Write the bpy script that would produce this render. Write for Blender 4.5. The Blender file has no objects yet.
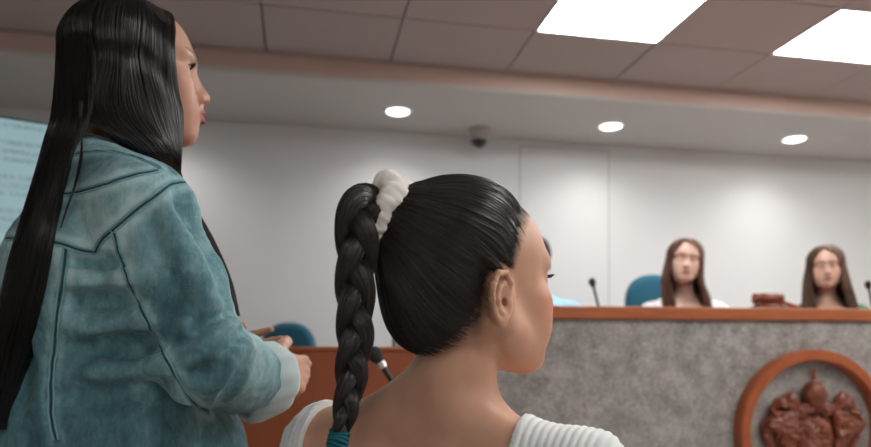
import bpy, math, random
import numpy as np
from mathutils import Vector, Matrix
rng = np.random.default_rng(7)
random.seed(7)
SC = bpy.context.scene
COL = SC.collection
F_PX, CX, HZ = 675.0, 435.5, 352.0
CAMZ = 1.13
YAW = math.radians(11.2)
FWD = np.array([math.sin(YAW), math.cos(YAW), 0.0])
RGT = np.array([math.cos(YAW), -math.sin(YAW), 0.0])
UP = np.array([0.0, 0.0, 1.0])

def K(x, y, z=0.0):
    """metres to the right of / ahead of the viewpoint, height above the floor -> world point"""
    return RGT * x + FWD * y + UP * z

def at(px, py, d):
    return K((px - CX) / F_PX * d, d, CAMZ + (HZ - py) / F_PX * d)

def frame(a_deg, pitch=0.0, roll=0.0):
    """columns: right, forward, up of a figure that faces a_deg counterclockwise from the view's right"""
    a = math.radians(a_deg)
    f = RGT * math.cos(a) + FWD * math.sin(a)
    r = RGT * math.sin(a) - FWD * math.cos(a)
    R = np.stack([r, f, UP], 1)
    p, q = math.radians(pitch), math.radians(roll)
    Rx = np.array([[1, 0, 0], [0, math.cos(p), -math.sin(p)], [0, math.sin(p), math.cos(p)]])
    Ry = np.array([[math.cos(q), 0, math.sin(q)], [0, 1, 0], [-math.sin(q), 0, math.cos(q)]])
    return R @ Rx @ Ry

# ------------------------------------------------------------ materials
def mat(name, base=(.8, .8, .8), rough=.5, spec=.5, metal=0.0, sheen=0.0, sss=0.0, emit=None, estr=1.0, aniso=0.0):
    m = bpy.data.materials.new(name); m.use_nodes = True
    b = m.node_tree.nodes['Principled BSDF']
    b.inputs['Base Color'].default_value = (*base, 1)
    b.inputs['Roughness'].default_value = rough
    b.inputs['Specular IOR Level'].default_value = spec
    b.inputs['Metallic'].default_value = metal
    b.inputs['Sheen Weight'].default_value = sheen
    b.inputs['Anisotropic'].default_value = aniso
    if sss:
        b.inputs['Subsurface Weight'].default_value = sss
        b.inputs['Subsurface Radius'].default_value = (1.0, .35, .2)
        b.inputs['Subsurface Scale'].default_value = .006
    if emit:
        b.inputs['Emission Color'].default_value = (*emit, 1)
        b.inputs['Emission Strength'].default_value = estr
    return m

def N(m, kind, **kw):
    n = m.node_tree.nodes.new(kind)
    for k, v in kw.items():
        if k in n.inputs.keys(): n.inputs[k].default_value = v
        else: setattr(n, k, v)
    return n
def L(m, a, b): m.node_tree.links.new(a, b)
def bsdf(m): return m.node_tree.nodes['Principled BSDF']

def ramp(m, fac, stops):
    r = N(m, 'ShaderNodeValToRGB')
    e = r.color_ramp.elements
    while len(e) < len(stops): e.new(.5)
    for el, (p, c) in zip(e, stops):
        el.position = p; el.color = (*c, 1)
    L(m, fac, r.inputs['Fac'])
    return r.outputs['Color']

def noise(m, scale, detail=3, rough=.5, vec=None, mapscale=None, coord='Object'):
    n = N(m, 'ShaderNodeTexNoise', Scale=scale, Detail=detail, Roughness=rough)
    tc = N(m, 'ShaderNodeTexCoord')
    src = tc.outputs[coord]
    if mapscale:
        mp = N(m, 'ShaderNodeMapping'); mp.inputs['Scale'].default_value = mapscale
        L(m, src, mp.inputs['Vector']); src = mp.outputs['Vector']
    L(m, src, n.inputs['Vector'])
    return n.outputs['Fac']

def bump(m, h, strength=.3, dist=.001):
    b = N(m, 'ShaderNodeBump', Strength=strength, Distance=dist)
    L(m, h, b.inputs['Height']); L(m, b.outputs['Normal'], bsdf(m).inputs['Normal'])

# ------------------------------------------------------------ meshes
def mesh_obj(name, V, Fc, m=None, parent=None, smooth=True, edges=None):
    V = np.asarray(V, dtype=np.float32)
    me = bpy.data.meshes.new(name)
    if isinstance(Fc, np.ndarray) and Fc.ndim == 2:
        k = Fc.shape[1]
        me.vertices.add(len(V)); me.vertices.foreach_set('co', V.ravel())
        me.loops.add(Fc.size); me.loops.foreach_set('vertex_index', Fc.astype(np.int32).ravel())
        me.polygons.add(len(Fc))
        me.polygons.foreach_set('loop_start', np.arange(0, Fc.size, k, dtype=np.int32))
        me.polygons.foreach_set('loop_total', np.full(len(Fc), k, dtype=np.int32))
        me.update(calc_edges=True); me.validate()
    else:
        me.from_pydata([tuple(v) for v in V], [], [tuple(int(i) for i in f) for f in Fc])
    if smooth:
        me.polygons.foreach_set('use_smooth', [True] * len(me.polygons))
    if m: me.materials.append(m)
    o = bpy.data.objects.new(name, me); COL.objects.link(o)
    if parent is not None:
        o.parent = parent
        o.matrix_parent_inverse = parent.matrix_basis.inverted()
    return o

def empty(name, loc, label=None, cat=None, group=None, rz=0.0):
    o = bpy.data.objects.new(name, None); COL.objects.link(o)
    o.location = tuple(loc); o.rotation_euler = (0, 0, rz); o.empty_display_size = .1
    return tag(o, label, cat, group)

def tag(o, label=None, cat=None, group=None, kind=None):
    if label: o['label'] = label
    if cat: o['category'] = cat
    if group: o['group'] = group
    if kind: o['kind'] = kind
    return o

class MB:
    """collects shapes, builds them as one mesh"""
    def __init__(s): s.V = []; s.F = []; s.n = 0
    def add(s, V, F):
        V = np.asarray(V, float); s.V.append(V)
        s.F += [tuple(int(i) + s.n for i in f) for f in F]; s.n += len(V); return s
    def box(s, lo, hi, R=None, c=None):
        x0, y0, z0 = lo; x1, y1, z1 = hi
        V = np.array([[x0,y0,z0],[x1,y0,z0],[x1,y1,z0],[x0,y1,z0],[x0,y0,z1],[x1,y0,z1],[x1,y1,z1],[x0,y1,z1]], float)
        if R is not None: V = V @ np.asarray(R).T
        if c is not None: V = V + np.asarray(c)
        return s.add(V, [(0,3,2,1),(4,5,6,7),(0,1,5,4),(1,2,6,5),(2,3,7,6),(3,0,4,7)])
    def lathe(s, prof, c=(0,0,0), R=None, n=32, sx=1., sy=1., caps=True):
        """profile of (radius, z), closed with caps"""
        V = []; F = []
        for r, z in prof:
            for i in range(n):
                t = 2*math.pi*i/n; V.append((r*math.cos(t)*sx, r*math.sin(t)*sy, z))
        for j in range(len(prof)-1):
            for i in range(n):
                a = j*n+i; b = j*n+(i+1) % n; F.append((a, b, b+n, a+n))
        if caps: F.append(tuple(range(n))[::-1]); F.append(tuple(range((len(prof)-1)*n, len(prof)*n)))
        V = np.array(V)
        if R is not None: V = V @ np.asarray(R).T
        return s.add(V + np.asarray(c), F)
    def tube(s, pts, rad, n=12, flat=1.0, caps=True):
        P = np.asarray(pts, float); rad = np.broadcast_to(np.asarray(rad, float), (len(P),))
        V, F = tubes(P[None], rad[None], n, flat)
        F = [tuple(f) for f in F]
        if caps: F += [tuple(range(n))[::-1], tuple(range((len(P)-1)*n, len(P)*n))]
        return s.add(V, F)
    def build(s, name, m, parent=None, smooth=False, bevel=0.0, seg=2):
        o = mesh_obj(name, np.concatenate(s.V), s.F, m, parent, smooth=False)
        if smooth:
            o.data.polygons.foreach_set('use_smooth', [True]*len(o.data.polygons))
            o.data.set_sharp_from_angle(angle=math.radians(40))
        if bevel:
            b = o.modifiers.new('bevel', 'BEVEL'); b.width = bevel; b.segments = seg; b.limit_method = 'ANGLE'
        return o

def tubes(P, rad, n=3, flat=1.0):
    """P (S,M,3) polylines, rad (S,M) -> verts, quads"""
    S, M, _ = P.shape
    T = np.gradient(P, axis=1); T /= np.linalg.norm(T, axis=2, keepdims=True) + 1e-12
    ref = np.where(np.abs(T[..., 2:3]) < .8, np.array([0., 0., 1.]), np.array([1., 0., 0.]))
    # transport: keep one reference per polyline
    ref = np.broadcast_to(ref[:, :1], T.shape).copy()
    U = np.cross(T, ref); nn = np.linalg.norm(U, axis=2, keepdims=True)
    alt = np.cross(T, np.array([.3, .9, .1])); U = np.where(nn < .15, alt, U)
    for j in range(1, M):                                   # parallel transport
        u = U[:, j-1] - T[:, j]*np.sum(U[:, j-1]*T[:, j], 1, keepdims=True)
        U[:, j] = u
        U[:, j] /= np.linalg.norm(U[:, j], axis=1, keepdims=True)+1e-12
    U[:, 0] /= np.linalg.norm(U[:, 0], axis=1, keepdims=True)+1e-12
    W = np.cross(T, U)
    a = np.arange(n)*2*math.pi/n
    V = P[:, :, None, :] + rad[:, :, None, None]*(np.cos(a)[None, None, :, None]*U[:, :, None] + flat*np.sin(a)[None, None, :, None]*W[:, :, None])
    V = V.reshape(-1, 3)
    s = np.arange(S)[:, None, None]*M*n; j = np.arange(M-1)[None, :, None]*n; i = np.arange(n)[None, None, :]
    i2 = (i+1) % n
    A = s+j+i; B = s+j+i2
    Fq = np.stack([A, B, B+n, A+n], -1).reshape(-1, 4)
    return V, Fq

def spline(P, m):
    """Catmull-Rom resample of control points (k,3) into m points"""
    P = np.asarray(P, float); k = len(P)
    Q = np.concatenate([2*P[:1]-P[1:2], P, 2*P[-1:]-P[-2:-1]])
    t = np.linspace(0, k-1, m); i = np.minimum(t.astype(int), k-2); f = (t-i)[:, None]
    a, b, c, d = Q[i], Q[i+1], Q[i+2], Q[i+3]
    return .5*((2*b)+(c-a)*f+(2*a-5*b+4*c-d)*f**2+(3*b-a-3*c+d)*f**3)

# ------------------------------------------------------------ implicit surfaces
class Sdf:
    def __init__(s): s.p = []
    def ell(s, c, r, k=.01, R=None, op='u'):
        s.p.append(('e', np.asarray(c, float), np.asarray(r, float), np.eye(3) if R is None else np.asarray(R), k, op)); return s
    def cone(s, a, b, ra, rb, k=.01, op='u', R=None, sc=None):
        """tapered capsule; R, sc: squash along the frame's axes"""
        s.p.append(('c', np.asarray(a, float), np.asarray(b, float), (ra, rb, R, sc), k, op)); return s
    def chain(s, P, r, k=.01, op='u'):
        for i in range(len(P)-1): s.cone(P[i], P[i+1], r[i], r[i+1], k, op)
        return s
    def into(s, other, M, c):
        """these shapes, given in a local frame, moved by rotation M and offset c, appended to other"""
        M = np.asarray(M); c = np.asarray(c)
        for q in s.p:
            if q[0] == 'e': other.p.append(('e', M @ q[1]+c, q[2], M @ q[3], q[4], q[5]))
            else:
                ra, rb, R, sc = q[3]
                other.p.append(('c', M @ q[1]+c, M @ q[2]+c, (ra, rb, None if R is None else M @ R, sc), q[4], q[5]))
        return other
    @staticmethod
    def d(q, X, Y, Z):
        if q[0] == 'e':
            _, c, r, R, k, op = q
            x, y, z = X-c[0], Y-c[1], Z-c[2]
            u = (x*R[0,0]+y*R[1,0]+z*R[2,0]); v = (x*R[0,1]+y*R[1,1]+z*R[2,1]); w = (x*R[0,2]+y*R[1,2]+z*R[2,2])
            k0 = np.sqrt((u/r[0])**2+(v/r[1])**2+(w/r[2])**2)
            k1 = np.sqrt((u/r[0]**2)**2+(v/r[1]**2)**2+(w/r[2]**2)**2)+1e-9
            return np.where(k0 < 1e-3, -r.min(), k0*(k0-1)/k1)
        _, a, b, (ra, rb, R, sc), k, op = q
        if R is None:
            x, y, z = X-a[0], Y-a[1], Z-a[2]; bb = b-a; ms = 1.0
        else:
            x0, y0, z0 = X-a[0], Y-a[1], Z-a[2]
            x = (x0*R[0,0]+y0*R[1,0]+z0*R[2,0])/sc[0]; y = (x0*R[0,1]+y0*R[1,1]+z0*R[2,1])/sc[1]; z = (x0*R[0,2]+y0*R[1,2]+z0*R[2,2])/sc[2]
            bb = (R.T @ (b-a))/np.asarray(sc); ms = min(sc)
        l2 = float(bb @ bb)+1e-12
        h = np.clip((x*bb[0]+y*bb[1]+z*bb[2])/l2, 0, 1)
        return (np.sqrt((x-h*bb[0])**2+(y-h*bb[1])**2+(z-h*bb[2])**2)-(ra+(rb-ra)*h))*ms
    @staticmethod
    def comb(F, d, k, op):
        if op == 'u':
            if k <= 0: return np.minimum(F, d)
            h = np.maximum(k-np.abs(F-d), 0)/k
            return np.minimum(F, d)-h*h*k*.25
        d = -d                                              # subtract
        if k <= 0: return np.maximum(F, d)
        h = np.maximum(k-np.abs(F-d), 0)/k
        return np.maximum(F, d)+h*h*k*.25
    def pts(s, P):
        X, Y, Z = P[:, 0], P[:, 1], P[:, 2]
        F = np.full(len(P), 1.0)
        for q in s.p: F = s.comb(F, s.d(q, X, Y, Z), q[-2], q[-1])
        return F
    def grad(s, P, e=4e-4, fn=None):
        fn = fn or s.pts
        G = np.stack([fn(P+np.array(v)*e)-fn(P-np.array(v)*e) for v in ((1,0,0),(0,1,0),(0,0,1))], 1)
        return G/(np.linalg.norm(G, axis=1, keepdims=True)+1e-9)
    def snap(s, P, off=0.0, it=4):
        P = P.copy()
        for _ in range(it):
            G = s.grad(P); P -= np.clip(s.pts(P)-off, -.02, .02)[:, None]*G
        return P
    def bbox(s, q):
        if q[0] == 'e':
            c, r, R = q[1], q[2], q[3]; e = np.sqrt(((R*r)**2).sum(1)); return c-e, c+e
        a, b = q[1], q[2]; ra, rb, R, sc = q[3]; m = max(ra, rb)*(1 if sc is None else max(sc))
        return np.minimum(a, b)-m, np.maximum(a, b)+m
    def grid(s, xs, ys, zs):
        F = np.full((len(xs), len(ys), len(zs)), .05, np.float32)
        for q in s.p:
            lo, hi = s.bbox(q); pad = abs(q[-2])+.02
            sl = []
            for ax, v in enumerate((xs, ys, zs)):
                i0 = max(0, np.searchsorted(v, lo[ax]-pad)-1); i1 = min(len(v), np.searchsorted(v, hi[ax]+pad)+1); sl.append(slice(i0, i1))
            if any(a.stop <= a.start for a in sl): continue
            sl = tuple(sl)
            X = xs[sl[0]][:, None, None]; Y = ys[sl[1]][None, :, None]; Z = zs[sl[2]][None, None, :]
            F[sl] = s.comb(F[sl], s.d(q, X, Y, Z).astype(np.float32), q[-2], q[-1])
        return F

def axis_steps(lo, hi, bands, coarse):
    """rectilinear coordinates: fine inside the bands (a, b, step), coarse elsewhere"""
    out = [lo]
    while out[-1] < hi:
        x = out[-1]; h = coarse
        for a, b, st in bands:
            if a-1e-6 <= x < b: h = min(h, st)
            elif x < a: h = min(h, max(st, (a-x)*.35+st))
            else: h = min(h, max(st, (x-b)*.35+st))
        out.append(x+h)
    return np.array(out)

def nets(F, xs, ys, zs):
    A = (xs, ys, zs); sh = np.array(F.shape)-1
    acc = {}
    idx_l, pos_l, quads = [], [], []
    cid = lambda i, j, k: (i*sh[1]+j)*sh[2]+k
    for ax in range(3):
        s0 = [slice(None)]*3; s1 = [slice(None)]*3; s0[ax] = slice(0, -1); s1[ax] = slice(1, None)
        F0, F1 = F[tuple(s0)], F[tuple(s1)]
        I = np.argwhere((F0 < 0) != (F1 < 0))
        f0 = F0[tuple(I.T)]; f1 = F1[tuple(I.T)]; t = f0/(f0-f1)
        P = np.stack([A[a][I[:, a]] for a in range(3)], 1).astype(float)
        P[:, ax] += t*(A[ax][I[:, ax]+1]-A[ax][I[:, ax]])
        b, c = (ax+1) % 3, (ax+2) % 3
        ok = (I[:, b] > 0) & (I[:, c] > 0) & (I[:, b] < sh[b]) & (I[:, c] < sh[c])
        I, P, neg = I[ok], P[ok], (f0[ok] < 0)
        cells = []
        for db, dc in ((0, 0), (-1, 0), (-1, -1), (0, -1)):
            J = I.copy(); J[:, b] += db; J[:, c] += dc
            cc = cid(J[:, 0], J[:, 1], J[:, 2]); cells.append(cc); idx_l.append(cc); pos_l.append(P)
        Q = np.stack(cells, 1); Q[~neg] = Q[~neg][:, ::-1]
        quads.append(Q)
    idx = np.concatenate(idx_l); pos = np.concatenate(pos_l); Q = np.concatenate(quads)
    u, inv = np.unique(idx, return_inverse=True)
    cnt = np.bincount(inv)
    V = np.stack([np.bincount(inv, pos[:, a])/cnt for a in range(3)], 1)
    return V, np.searchsorted(u, Q)

def relax(V, Q, it=1, w=.5):
    for _ in range(it):
        S = np.zeros_like(V); c = np.zeros(len(V))
        for a, b in ((0, 1), (1, 2), (2, 3), (3, 0)):
            for i, j in ((a, b), (b, a)):
                np.add.at(S, Q[:, i], V[Q[:, j]]); np.add.at(c, Q[:, i], 1)
        V = V+(S/c[:, None]-V)*w
    return V

def biggest(V, Q):
    """drop stray bits: keep the largest connected piece"""
    lab = np.arange(len(V))
    while True:
        m = lab[Q].min(1); new = lab.copy()
        for i in range(4): np.minimum.at(new, Q[:, i], m)
        new = new[new]
        if (new == lab).all(): break
        lab = new
    b = np.bincount(lab[Q[:, 0]]).argmax()
    keep = lab[Q[:, 0]] == b; Q = Q[keep]
    u, inv = np.unique(Q, return_inverse=True)
    return V[u], inv.reshape(Q.shape)

def polygonize(sdf, lo, hi, bands, coarse=.012, cut=None, infl=0.0, snap=True, disp=None):
    """bands: three lists of (a, b, step). cut(P)->positive outside. disp(P, N)->offset along normal"""
    ax = [axis_steps(lo[i], hi[i], bands[i], coarse) for i in range(3)]
    F = sdf.grid(*ax)-infl
    if cut is not None:
        X, Y, Z = np.meshgrid(*ax, indexing='ij')
        P = np.stack([X.ravel(), Y.ravel(), Z.ravel()], 1)
        C = cut(P).reshape(F.shape).astype(np.float32)
        F = np.maximum(F, C)
    V, Q = nets(F, *ax)
    V, Q = biggest(V, Q)
    V = relax(V, Q, 1, .5)
    if snap:
        fn = (lambda P: sdf.pts(P)-infl) if cut is None else (lambda P: np.maximum(sdf.pts(P)-infl, cut(P)))
        for _ in range(2):
            G = sdf.grad(V, fn=fn); V = V-np.clip(fn(V), -.004, .004)[:, None]*G*.9
    if disp is not None:
        G = sdf.grad(V)
        V = V+G*disp(V, G)[:, None]
    return V, Q

def vnoise(P, scale, seed=0):
    """smooth value noise, numpy"""
    P = P*scale+seed*17.13; i = np.floor(P).astype(np.int64); f = P-i; f = f*f*(3-2*f)
    def h(x, y, z):
        n = (x*374761393+y*668265263+z*2147483647+seed*1442695041) & 0xffffffff
        n = ((n ^ (n >> 13))*1274126177) & 0xffffffff
        return ((n ^ (n >> 16)) & 0xffff)/65535.0*2-1
    r = 0
    for a in (0, 1):
        for b in (0, 1):
            for c in (0, 1):
                w = (f[:, 0] if a else 1-f[:, 0])*(f[:, 1] if b else 1-f[:, 1])*(f[:, 2] if c else 1-f[:, 2])
                r = r+w*h(i[:, 0]+a, i[:, 1]+b, i[:, 2]+c)
    return r

def paint(o, name, val):
    """per-vertex grey attribute, used by a material as a mask of where the thing has another colour"""
    at_ = o.data.attributes.new(name, 'FLOAT', 'POINT'); at_.data.foreach_set('value', np.asarray(val, np.float32))
# ============================================================ room
def wall_mat(name, c, r=.6):
    m = mat(name, c, r)
    bump(m, noise(m, 90, 2), .08, .001)
    return m
M_WALL = wall_mat('painted wall', (.79, .805, .81))
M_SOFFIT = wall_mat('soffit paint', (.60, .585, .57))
M_FASCIA = wall_mat('fascia paint', (.66, .50, .43))
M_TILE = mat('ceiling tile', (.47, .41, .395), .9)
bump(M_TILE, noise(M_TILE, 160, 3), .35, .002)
M_GRID = mat('ceiling grid gap', (.16, .14, .135), .8)
M_FLOOR = mat('floor', (.42, .38, .34), .35)
L(M_FLOOR, ramp(M_FLOOR, noise(M_FLOOR, 3), [(.3, (.36, .33, .3)), (.7, (.46, .42, .38))]), bsdf(M_FLOOR).inputs['Base Color'])

X0, X1, Y0, Y1 = -2.7, 5.4, -4.0, 4.2
ZC, ZS, YF = CAMZ+1.474, CAMZ+1.378, 3.44
def slab(name, lo, hi, m, kind='structure'):
    o = MB().box(lo, hi).build(name, m)
    return tag(o, kind=kind)
slab('floor', (X0-.1, Y0-.1, -.1), (X1+.1, Y1+.1, 0), M_FLOOR)
slab('wall_back', (X0-.1, Y1, 0), (X1+.1, Y1+.12, 2.8), M_WALL)
slab('wall_left', (X0-.12, Y0-.1, 0), (X0, Y1+.1, 2.8), M_WALL)
slab('wall_right', (X1, Y0-.1, 0), (X1+.12, Y1+.1, 2.8), M_WALL)
slab('wall_front', (X0-.1, Y0-.12, 0), (X1+.1, Y0, 2.8), M_WALL)
slab('baseboard_back', (X0, Y1-.015, .4), (X1, Y1, .5), M_SOFFIT)

# ceiling: a tile field with narrow gaps, openings left for the lamps
TX, TY, TXO, TYO = .61, .452, 1.05, 2.952
lamps = {(0, 0), (2, 0), (4, 0), (0, -4), (2, -4), (4, -4), (0, -8), (2, -8), (-3, -10), (6, -4)}
cm = MB()
for i in range(-7, 9):
    for j in range(-16, 3):
        if (i, j) in lamps: continue
        x0 = max(X0, TXO+i*TX+.004); x1 = min(X1, TXO+(i+1)*TX-.004)
        y0 = max(Y0, TYO+(j-1)*TY+.004); y1 = min(YF, TYO+j*TY-.004)
        if x1-x0 < .02 or y1-y0 < .01: continue
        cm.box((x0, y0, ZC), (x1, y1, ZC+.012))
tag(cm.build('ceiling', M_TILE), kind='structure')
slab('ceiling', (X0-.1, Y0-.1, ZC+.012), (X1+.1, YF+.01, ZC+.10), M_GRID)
# dropped soffit along the back wall, its front edge rounded
sf = MB()
prof = [(YF, ZC+.05), (YF, ZS+.020)]
for k in range(1, 7):
    a = k/6*math.pi/2; prof.append((YF+.020-.020*math.cos(a), ZS+.020-.020*math.sin(a)))
prof += [(Y1, ZS), (Y1, ZC+.05)]
V = [(X0, y, z) for y, z in prof]+[(X1, y, z) for y, z in prof]; n = len(prof)
sf.add(V, [(i, i+1, i+1+n, i+n) for i in range(n-1)]+[(n-1, 0, n, 2*n-1), tuple(range(n))[::-1], tuple(range(n, 2*n))])
o = tag(sf.build('ceiling', M_SOFFIT), kind='structure')
fs = MB().box((X0, YF-.006, ZS+.018), (X1, YF, ZC))
tag(fs.build('trim_1', M_FASCIA), kind='structure')

# flush panel in the back wall
pn = MB().box((1.393, Y1-.004, .45), (2.006, Y1, CAMZ+1.335))
tag(pn.build('trim_2', M_WALL), kind='structure')
M_SEAM = mat('panel seam', (.55, .53, .51), .7)
sm = MB().box((1.387, Y1-.0055, .45), (1.393, Y1, CAMZ+1.341)).box((2.006, Y1-.0055, .45), (2.014, Y1, CAMZ+1.341)).box((1.387, Y1-.0055, CAMZ+1.335), (2.014, Y1, CAMZ+1.342))
tag(sm.build('trim_3', M_SEAM), kind='structure')

# ceiling light panels
M_LFRAME = mat('lamp frame', (.75, .78, .78), .4)
M_DIFF = mat('lamp diffuser', (.9, .9, .9), .5, emit=(1.0, .985, .96), estr=19.0)
def light_panel(i, j, label):
    x0 = TXO+i*TX; y1 = TYO+j*TY; x1 = x0+TX; y0 = y1-TY
    t = empty('ceiling_light', ((x0+x1)/2, (y0+y1)/2, ZC), label, 'ceiling light', 'recessed ceiling light panels')
    f = MB(); w = .012
    f.box((x0+.003, y0+.003, ZC-.004), (x1-.003, y0+w, ZC+.012)).box((x0+.003, y1-w, ZC-.004), (x1-.003, y1-.003, ZC+.012))
    f.box((x0+.003, y0+w, ZC-.004), (x0+w, y1-w, ZC+.012)).box((x1-w, y0+w, ZC-.004), (x1-.003, y1-w, ZC+.012))
    f.build('light_frame', M_LFRAME, t)
    MB().box((x0+w, y0+w, ZC), (x1-w, y1-w, ZC+.01)).build('diffuser', M_DIFF, t)
light_panel(0, 0, 'large bright rectangular ceiling light cut off by the top edge of the photo')
light_panel(2, 0, 'bright rectangular ceiling light in the upper right corner of the room view')
for i, j in sorted(lamps-{(0, 0), (2, 0)}):  # added panels out of view, placed as key and fill for the foreground
    light_panel(i, j, 'unseen rectangular ceiling light panel added out of view to light the foreground')

# round downlights in the soffit
M_DTRIM = mat('downlight trim', (.85, .85, .83), .4)
M_DEMIT = mat('downlight lens', (.9, .9, .9), .5, emit=(1, 1, 1), estr=6.0)
def downlight(x, label):
    y = 3.83
    t = empty('downlight', (x, y, ZS), label, 'downlight', 'round recessed downlights in the soffit')
    MB().lathe([(.062, -.001), (.066, -.006), (.082, -.004), (.085, 0), (.07, .0), (.062, -.001)], (x, y, ZS), n=40).build('trim_ring', M_DTRIM, t, smooth=True)
    MB().lathe([(.03, -.010), (.052, -.008), (.063, -.0025), (.063, -.001)], (x, y, ZS), n=40).build('lens', M_DEMIT, t, smooth=True)
    ld = bpy.data.lights.new('downlight_lamp', 'SPOT'); ld.energy = 13; ld.spot_size = math.radians(150); ld.spot_blend = 1; ld.shadow_soft_size = .05
    ld.color = (1, .97, .93)
    lo = bpy.data.objects.new('downlight_lamp', ld); COL.objects.link(lo); lo.location = (x, y, ZS-.03); lo.parent = t
    lo.matrix_parent_inverse = t.matrix_basis.inverted()
    return t
downlight(.539, 'round downlight above the white hair scrunchie, left of the security camera')
downlight(1.849, 'round downlight right of the security camera, above the flush wall panel')
downlight(3.125, 'round downlight nearest the right edge of the photo')
downlight(-.771, 'round downlight hidden behind the head of the standing woman')

# dome camera
M_CAMW = mat('camera plastic', (.50, .47, .45), .4)
M_DOME = mat('smoked dome', (.015, .016, .018), .08, spec=.8)
cp = at(479.0, 142, 4.18)
t = empty('security_camera', (cp[0], cp[1], ZS), 'small dark dome security camera under the soffit between two downlights', 'security camera')
MB().lathe([(.066, 0), (.070, -.012), (.062, -.028), (.050, -.034)], (cp[0], cp[1], ZS), n=32).build('mount', M_CAMW, t, smooth=True)
MB().lathe([(.052, -.030), (.058, -.048), (.054, -.062), (.058, -.070)], (cp[0], cp[1], ZS), n=32).build('housing', M_CAMW, t, smooth=True)
MB().lathe([(.050, -.06)]+[(.051*math.cos(a), -.064-.051*math.sin(a)) for a in np.linspace(.1, 1.5, 8)], (cp[0], cp[1], ZS), n=32).build('dome', M_DOME, t, smooth=True)

# ============================================================ judges' bench
def wood(name, c0, c1, rough=.35, scale=(2, 2, 14), s=6):
    m = mat(name, c0, rough)
    f = noise(m, s, 5, .6, mapscale=scale)
    L(m, ramp(m, f, [(.3, c0), (.7, c1)]), bsdf(m).inputs['Base Color'])
    return m
M_WOOD = wood('orange brown wood', (.36, .095, .035), (.50, .155, .06), .33, (1.2, 8, 22), 5)
M_WOODP = wood('panel wood', (.27, .068, .024), (.33, .09, .034), .4, (6, 6, 1.0), 4)
M_CARVE = wood('carved dark wood', (.15, .036, .018), (.27, .072, .032), .30, (5, 5, 5), 7)
M_RING = wood('ring wood', (.34, .080, .026), (.44, .115, .040), .35, (3, 3, 3), 5)
M_GRAN = mat('grey granite', (.3, .29, .28), .55)
g1 = noise(M_GRAN, 95, 5, .8); g2 = noise(M_GRAN, 14, 3, .6)
mx = N(M_GRAN, 'ShaderNodeMath', operation='MULTIPLY_ADD'); L(M_GRAN, g2, mx.inputs[0]); mx.inputs[1].default_value = .55; L(M_GRAN, g1, mx.inputs[2])
L(M_GRAN, ramp(M_GRAN, mx.outputs[0], [(.50, (.11, .10, .09)), (.68, (.23, .215, .20)), (.80, (.34, .32, .30)), (.98, (.52, .49, .46))]), bsdf(M_GRAN).inputs['Base Color'])

BA = math.radians(-3.0)
BX, BY = .917, 2.403                                   # a point of the bench front
BR = np.array([[math.cos(BA), -math.sin(BA), 0], [math.sin(BA), math.cos(BA), 0], [0, 0, 1.]])
BC = np.array([BX, BY, 0.])
def BP(u, v, z): return BR @ np.array([u, v, z])+BC   # along the front, behind it, height
ZB = CAMZ+.195*.89
bench = empty('judges_bench', BP(0, .2, 0), 'long curved-height judges bench of grey granite with an orange wood ledge', 'bench')
bench['label'] = 'tall judges bench faced in grey granite with an orange brown wooden ledge'
UL, UR = -.37, 4.0
MB().box((UL, 0, 0), (UR, .05, ZB-.049), BR, BC).box((UL, .05, 0), (UL+.05, .50, ZB-.049), BR, BC).build('granite_front', M_GRAN, bench, bevel=.003)
MB().box((UL-.02, -.020, ZB-.049), (UR+.02, .24, ZB), BR, BC).build('ledge', M_WOOD, bench, bevel=.006)
MB().box((UL+.05, .05, .955), (UR, .50, .980), BR, BC).build('desktop', M_WOOD, bench, bevel=.004)
# low granite return seen left of the bench, behind the wooden partition
q0 = at(386, 338, 3.0); q1 = at(470, 338, 3.0)
o = MB().box((q0[0], q0[1]-.3, 0), (q0[0]+.22, q0[1]-.2, q0[2])).build('low_wall', M_GRAN, bevel=.004)
tag(o, 'low grey granite wall end behind the wooden partition, beside the neck of the seated woman', 'low wall')

# raised floor behind the bench
slab('floor', (.62, 2.50, 0), (X1, Y1, .40), M_FLOOR)
slab('floor', (X0, 2.90, 0), (.62, Y1, .15), M_FLOOR)

# wooden partition on the left
zp = CAMZ+5.3/675*2.15
part = empty('wooden_partition', (-.6, 2.15, 0), 'plain orange brown wooden partition behind the seated woman and the hands', 'partition')
MB().box((-2.3, 2.15, 0), (.40, 2.19, zp-.012)).build('panel', M_WOODP, part, bevel=.002)
MB().box((-2.31, 2.142, zp-.012), (.41, 2.20, zp)).build('top_rail', M_WOOD, part, bevel=.003)

# ============================================================ carved coat of arms
EC = BP(1.059, -.001, CAMZ-.349*.89)
ER = BR @ np.array([[1, 0, 0], [0, 0, -1.], [0, 1, 0]])     # local x along bench, local y up, local z toward the room
def EP(x, y, z): return ER @ np.array([x, y, z])+EC
arms = empty('coat_of_arms', EC, 'carved brown wooden coat of arms inside a round wooden ring on the granite', 'emblem')
MB().lathe([(.276, 0), (.276, .046), (.281, .053), (.314, .053), (.320, .046), (.320, 0), (.276, 0)], EC, ER, n=96, caps=False).build('ring', M_RING, arms, smooth=True)
es = Sdf()
es.ell((0, .165, .040), (.050, .058, .048), .01)                                  # domed crown
for a in (-.036, -.018, 0, .018, .036):
    es.chain([(a*.6, .112, .068), (a*1.25, .165, .086-abs(a)*.6), (a*.4, .220, .060)], [.0045, .0045, .003], .003)
es.cone((-.052, .108, .04), (.052, .108, .04), .016, .016, .008)
for a in (-.045, -.022, 0, .022, .045): es.ell((a, .092, .056), (.010, .010, .010), .003)
es.ell((0, .238, .04), (.012, .012, .012), .004)
es.cone((0, .235, .04), (0, .285, .04), .0055, .0045, .003); es.cone((-.017, .265, .04), (.017, .265, .04), .0045, .0045, .003)
es.ell((0, -.03, .02), (.12, .12, .030), .01)                                     # shield
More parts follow.
